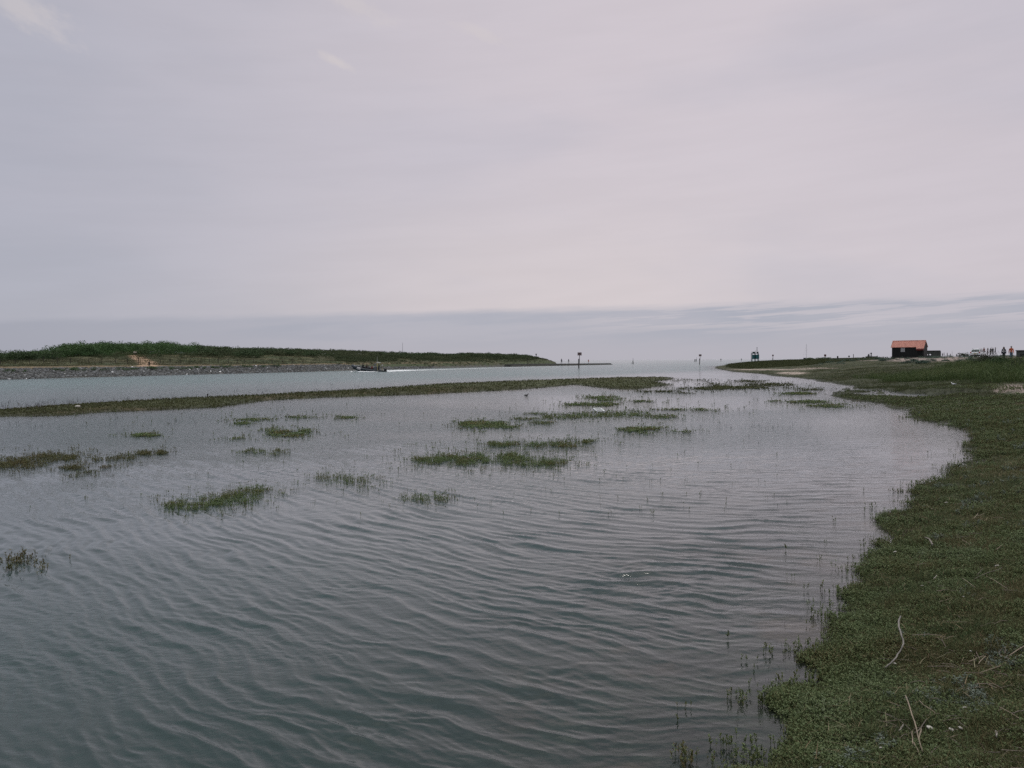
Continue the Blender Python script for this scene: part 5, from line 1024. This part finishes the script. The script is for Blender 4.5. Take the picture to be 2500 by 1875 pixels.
def gp(px, py, dz=.0):
    p = ground(px, py); p[..., 2] += dz; return p
def stick(pts, r0, r1, mat, label, name='reed_stalk', group=None, lift=None, cat='reed', n=7):
    P = np.array(pts, float); f_ = .34 if n > 8 else .40; r0 *= f_; r1 *= f_; g_ = gp(P[:, 0], P[:, 1], .045)
    if n < 9: g_[:, 2] = np.maximum(g_[:, 2], np.linspace(g_[0, 2], g_[-1, 2], len(g_))); 
    if lift is not None: g_[:, 2] += lift
    t = np.linspace(0, 1, 4 * (len(P) - 1) + 1); T = np.linspace(0, 1, len(P)); c = np.stack([np.interp(t, T, g_[:, i]) for i in range(3)], -1)
    for _ in range(2): c[1:-1] = (c[:-2] + 2 * c[1:-1] + c[2:]) / 4
    o0 = c.mean(0); c = c + RNG.normal(0, .0012, c.shape); mb = MB().tube(c - o0, np.linspace(r0, r1, len(c)) * (1 + RNG.normal(0, .05, len(c))), n)
    o = mb.build(name, mat, None, True); o.location = o0; return tag(o, label, cat, group)
stick([(2160,1646),(2176,1638),(2187,1629),(2196,1619),(2205,1607),(2206,1600),(2201,1590),(2195,1575),(2193,1562),(2198,1552)], .012, .017, M['driftwood'], 'curved grey driftwood branch lying on the near turf', 'driftwood_branch', None, np.linspace(.0, .09, 10), 'branch', 9)
stick([(2258,1322),(2268,1326),(2273,1333),(2276,1341)], .016, .026, M['bleached'], 'short thick bleached stick bent in the middle, up the bank', 'driftwood_stick', None, None, 'stick', 9)
def c1(x, y): return (1800 + x / 3.16, 1400 + y / 3.16)
def c2(x, y): return (1900 + x / 3.687, 1000 + y / 3.687)
RD = [([c1(1300,1105),c1(1365,1290),c1(1430,1450)], .009, 'reed', 'long pale reed stalk of the crossed pile at bottom right', np.array([.07, .05, .0])),
 ([c1(1345,1290),c1(1355,1380)], .008, 'reed', 'short upright-lying reed left of the crossed pile', None), ([c1(1360,1365),c1(1415,1480)], .008, 'reed', 'lower reed of the crossed pile running off the bottom', None),
 ([c1(1465,1185),c1(1415,1265),c1(1370,1300)], .008, 'reed_dark', 'grey reed crossing the long stalk of the pile', None), ([c1(1420,1265),c1(1400,1345)], .011, 'reed', 'broad pale reed piece in the crossed pile', None),
 ([c1(1405,1040),c1(1430,1085),c1(1535,1145)], .007, 'reed', 'kinked reed above the crossed pile', None), ([c1(1285,1232),c1(1245,1272)], .012, 'bleached', 'short fat pale chip left of the long pile reed', None),
 ([c1(1150,1145),c1(1260,1200),c1(1340,1275)], .005, 'reed_dark', 'thin grey stem reaching the pile from upper left', None), ([c1(1485,1075),c1(1490,1165)], .004, 'reed', 'thin reed standing above the white shell', None),
 ([c1(1748,975),c1(1798,1022)], .008, 'reed', 'orange tan reed piece in the middle of the right turf', None), ([c1(1898,690),c1(1785,736)], .008, 'reed', 'reed lying left of the straight long reed', None), ([c1(2035,768),c1(1865,827)], .006, 'reed', 'straight reed pointing at the right edge, middle of the bank', None),
 ([c1(2225,608),c1(2095,690)], .009, 'reed', 'thick pale reed leaving the frame at the right edge', None), ([c1(1915,55),c1(2010,110),c1(2085,165)], .007, 'reed', 'long reed sloping down right under the forked twig', None), ([c1(1738,78),c1(1835,150)], .006, 'reed', 'reed left of the forked twig', None),
 ([c1(2045,0),c1(1930,40),c1(1828,82)], .008, 'reed_dark', 'dark forked twig, upper right of the near bank', None), ([c1(1850,50),c1(1895,2)], .006, 'reed_dark', 'side fork of the dark twig', None), ([c1(1550,266),c1(1665,235)], .006, 'reed', 'reed bundle stalk lying level above the curved branch', None), ([c1(1590,275),c1(1660,272)], .005, 'reed', 'lower stalk of the reed bundle', None),
 ([c1(2018,1088),c1(2120,1150),c1(2220,1210)], .006, 'reed', 'long thin reed sloping to the lower right corner', None), ([c1(2115,1142),c1(2220,1118)], .009, 'reed_dark', 'thick grey reed at the right edge over the long thin one', None), ([c1(1697,1203),c1(1772,1256)], .009, 'reed_dark', 'flat grey reed strip right of the white shell', None),
 ([c1(1640,1332),c1(1728,1308)], .006, 'reed', 'reed below the flat grey strip', None), ([c1(1915,690),c1(1858,752)], .008, 'reed', 'reed crossing beneath the left-lying reed', None), ([c1(1997,1285),c1(2001,1332)], .013, 'bleached', 'stubby pale chip at lower right', None), ([c1(2178,1253),c1(2222,1300)], .011, 'bleached', 'fat pale reed at the right edge near the bottom', None),
 ([c1(1088,700),c1(1340,718)], .003, 'reed_dark', 'hair-thin level stem crossing the curved branch', None), ([c1(1590,1165),c1(1710,1168)], .005, 'reed_dark', 'thin level stem right of the crossed pile', None), ([c1(1930,1445),c1(2030,1446)], .006, 'reed_dark', 'grey level stalk by the bottom edge', None),
 ([c2(1765,1012),c2(1800,970)], .009, 'reed', 'left arm of the small V of reeds up the bank', None), ([c2(1785,995),c2(1858,963)], .006, 'reed', 'right arm of the small V of reeds up the bank', None), ([c2(1398,1547),c2(1426,1533)], .010, 'bleached', 'small bright chip right of the water edge plants', None), ([c2(1658,1208),c2(1727,1257)], .006, 'reed', 'reed below the dark bush clump up the bank', None),
 ([c2(1600,1192),c2(1725,1172)], .008, 'reed_dark', 'brown twig lying under the small dark clump', None), ([c2(1690,1150),c2(1835,1150)], .007, 'reed_dark', 'level brown twig right of the small dark clump', None), ([c2(1965,1302),c2(2012,1264)], .007, 'reed', 'short reed midway up the right side', None), ([c2(1340,880),c2(1360,915),c2(1420,935)], .007, 'reed', 'pale bent reed far up the bank', None), ([c2(1430,845),c2(1470,810)], .007, 'reed_dark', 'thin twig above the bent reed far up the bank', None)]
for pts, r, mt, lb, lf in RD: stick(pts, r, r * .8, M[mt], lb, 'reed_stalk', 'dead reeds lying on the near turf', lf)
for (a, b_), r, lb in ((c1(1485,1256), .030, 'white oval shell right of the crossed reed pile'), (c1(1752,1092), .020, 'pale upright shell right of the kinked reed'), (c1(1107,1415), .018, 'grey white shell near the bottom edge'), (c1(1425,136), .022, 'flat pale shell above the curved branch'), (c1(1745,226), .018, 'white shell fragment up the middle of the bank'),
    (c1(1215,744), .022, 'small white stone touching the curved branch'), (c1(1800,655), .016, 'pale shell left of the right edge reeds'), (c2(1510,866), .035, 'pale stone far up the bank'), (c2(1967,1448), .03, 'white shell above the forked twig'), (c1(1720,1255), .02, 'white chip right of the white oval shell'), (c2(1050,1315), .03, 'pale flat stone at the water edge by the sprigs'), (c1(1650,1268), .025, 'brownish shell right of the white oval shell')):
    q = gp(np.float64(a), np.float64(b_), .045); o = MB().ball((0, 0, 0), r * .55, 10, 7, (1.15, .8, .42), .08).build('shell', M['shell'], None, True); o.location = q; o.rotation_euler = (.4, .3, random.uniform(0, 3)); tag(o, lb, 'shell', 'shells and pale stones on the turf')
# loose litter of dead stems
px = RNG.uniform(1950, 2700, 900); py = RNG.uniform(1230, 1950, 900); p = ground(px, py); s = sdist(LAND, p[:, 0], p[:, 1]); k = (s > .5) & (RNG.uniform(0, 1, len(px)) < .3 + .75 * ell(px, py, 2380, 1780, 260, 170)); p = p[k]
LT = []
for i in range(6):
    mb = MB(); a = random.uniform(.06, .22); mb.tube([(-a / 2, 0, .03), (0, random.uniform(-.01, .01), .04), (a / 2, 0, .03)], .0018, 4, False); LT.append((np.array(mb.v), np.array(mb.f)))
tag(scatter('dead_stem_litter', LT, p, RNG.uniform(.4, 1.1, len(p)), M['drygrass']), kind='stuff')

# ------------------------------------------------------------------ world, sun, camera
w = bpy.data.worlds.new('World'); sc.world = w; w.use_nodes = True; nt = w.node_tree; N = nt.nodes; L = nt.links; bg = N['Background']
SUN_AZ, SUN_EL = math.radians(22), math.radians(64)
tc = N.new('ShaderNodeTexCoord'); sp = N.new('ShaderNodeSeparateXYZ'); L.new(tc.outputs['Generated'], sp.inputs[0])
def math_(op, a, b=None, clamp=False):
    n = N.new('ShaderNodeMath'); n.operation = op; n.use_clamp = clamp
    for i, v in enumerate((a, b)):
        if v is None: continue
        if isinstance(v, (int, float)): n.inputs[i].default_value = v
        else: L.new(v, n.inputs[i])
    return n.outputs[0]
def mapr(v, a, b, c=0., d=1.):
    n = N.new('ShaderNodeMapRange'); n.interpolation_type = 'SMOOTHSTEP'; L.new(v, n.inputs[0])
    for i, q in enumerate((a, b, c, d)):
        if isinstance(q, (int, float)): n.inputs[i + 1].default_value = q
        else: L.new(q, n.inputs[i + 1])
    return n.outputs[0]
def mix(f, a, b):
    n = N.new('ShaderNodeMix'); n.data_type = 'RGBA'
    if isinstance(f, (int, float)): n.inputs[0].default_value = f
    else: L.new(f, n.inputs[0])
    for i, v in ((6, a), (7, b)):
        if isinstance(v, tuple): n.inputs[i].default_value = v
        else: L.new(v, n.inputs[i])
    return n.outputs[2]
el = math_('ARCSINE', sp.outputs['Z']); az = math_('ARCTAN2', sp.outputs['X'], sp.outputs['Y'])
def noise(sx, sy, det=5, rough=.55, shear=.06, off=0.):
    c = N.new('ShaderNodeCombineXYZ'); L.new(math_('MULTIPLY', az, sx), c.inputs[0]); L.new(math_('MULTIPLY', math_('SUBTRACT', el, math_('MULTIPLY', az, shear)), sy), c.inputs[1]); c.inputs[2].default_value = off
    n = N.new('ShaderNodeTexNoise'); n.inputs['Scale'].default_value = 1; n.inputs['Detail'].default_value = det; n.inputs['Roughness'].default_value = rough; L.new(c.outputs[0], n.inputs['Vector']); return n.outputs['Fac']
def K(r, g, b): c = lin(r, g, b); return (c[0] * 10, c[1] * 10, c[2] * 10, 1)
soft = noise(2.2, 6.5, 4, .5, -.12, 3.); streak = noise(5, 40, 5, .55, .07, 1.); fine = noise(7, 60, 6, .6, .05, 8.)
lr = mapr(math_('ADD', math_('ADD', az, math_('MULTIPLY', el, .35)), math_('MULTIPLY', math_('SUBTRACT', soft, .5), .55)), -.62, .22)
upper = mix(lr, K(174, 175, 187), K(209, 200, 206))
rightdim = mapr(az, .22, .58); upper = mix(math_('MULTIPLY', rightdim, .45), upper, K(200, 192, 199))
glow = math_('MULTIPLY', mapr(el, .26, .085), math_('MULTIPLY', mapr(az, -.45, 0.), mapr(az, .5, .1))); upper = mix(math_('MULTIPLY', glow, .5), upper, K(216, 205, 205))
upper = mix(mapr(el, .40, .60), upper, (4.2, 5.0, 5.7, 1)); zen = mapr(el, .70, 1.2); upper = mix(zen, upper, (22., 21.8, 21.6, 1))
upper = mix(math_('MULTIPLY', mapr(soft, .45, .68), .35), upper, K(184, 183, 195))
vs = N.new('ShaderNodeVectorMath'); vs.operation = 'SCALE'; L.new(upper, vs.inputs[0]); L.new(mapr(streak, .3, .7, .98, 1.015), vs.inputs['Scale']); upper = vs.outputs[0]
top = math_('ADD', math_('SUBTRACT', math_('ADD', .0600, math_('MULTIPLY', az, .018)), math_('MULTIPLY', math_('MULTIPLY', az, az), .015)), math_('MULTIPLY', math_('SUBTRACT', fine, .5), .014))
brk = math_('MULTIPLY', math_('MULTIPLY', mapr(az, -.05, .35), mapr(el, .022, .046)), mapr(noise(6, 120, 6, .62, .05, 5.), .46, .56))
band = math_('MULTIPLY', mapr(math_('SUBTRACT', el, top), .0055, -.0065), math_('SUBTRACT', 1., math_('MULTIPLY', brk, .6)))
bcol = mix(mapr(streak, .35, .65), K(170, 172, 185), K(180, 179, 190)); bcol = mix(mapr(el, .045, .0), bcol, K(180, 178, 188))
bcol = mix(mapr(az, -.1, -.6), bcol, K(163, 165, 178))
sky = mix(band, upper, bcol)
for a0, e0, ra, re, amt in ((-.525, .352, .055,   .022, .45), (-.18, .396, .05, .014, .35), (-.205, .338, .022, .006, .55), (-.035, .372, .04, .008, .35)):
    dx = math_('DIVIDE', math_('SUBTRACT', az, a0), ra); dyy = math_('DIVIDE', math_('ADD', math_('SUBTRACT', el, e0), math_('MULTIPLY', math_('SUBTRACT', az, a0), .35)), re)
    rr_ = math_('SQRT', math_('ADD', math_('MULTIPLY', dx, dx), math_('MULTIPLY', dyy, dyy)))
    pf = math_('MULTIPLY', mapr(math_('ADD', rr_, math_('MULTIPLY', math_('SUBTRACT', noise(40, 70, 6, .6, -.3, 2.), .5), 2.0)), 1.15, .1), amt); sky = mix(pf, sky, K(214, 205, 203))
nk = N.new('ShaderNodeTexSky'); nk.sky_type = 'NISHITA'; nk.sun_disc = False; nk.sun_elevation = SUN_EL; nk.sun_rotation = SUN_AZ
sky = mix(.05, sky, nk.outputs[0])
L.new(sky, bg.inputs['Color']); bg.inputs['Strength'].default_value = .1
sun = bpy.data.lights.new('sun', 'SUN'); sun.energy = .7; sun.angle = math.radians(10); sun.color = (1, .95, .88); so = link(bpy.data.objects.new('sun', sun))
sd = Vector((math.sin(SUN_AZ) * math.cos(SUN_EL), math.cos(SUN_AZ) * math.cos(SUN_EL), math.sin(SUN_EL))); so.rotation_euler = sd.to_track_quat('Z', 'Y').to_euler(); so.location = sd * 100
cam = bpy.data.cameras.new('camera'); co = link(bpy.data.objects.new('camera', cam)); cam.sensor_fit = 'HORIZONTAL'; cam.sensor_width = 36; cam.lens = F / 2500 * 36; cam.clip_start = .05; cam.clip_end = 100000
Fw = Vector((0, math.cos(PITCH), -math.sin(PITCH))); U = Vector((0, math.sin(PITCH), math.cos(PITCH))); Xv = Vector((1, 0, 0))
xa = Xv * math.cos(ROLL) - U * math.sin(ROLL); ya = Xv * math.sin(ROLL) + U * math.cos(ROLL); za = -Fw
co.matrix_world = Matrix(((xa.x, ya.x, za.x, 0), (xa.y, ya.y, za.y, 0), (xa.z, ya.z, za.z, CAMH), (0, 0, 0, 1)))
sc.camera = co
vs_ = sc.view_settings; vs_.view_transform = 'Standard'; vs_.look = 'None'; vs_.exposure = 0; vs_.gamma = 1
sc.cycles.max_bounces = 6; sc.cycles.transparent_max_bounces = 8; sc.cycles.use_denoising = False; sc.cycles.caustics_reflective = False; sc.cycles.caustics_refractive = False
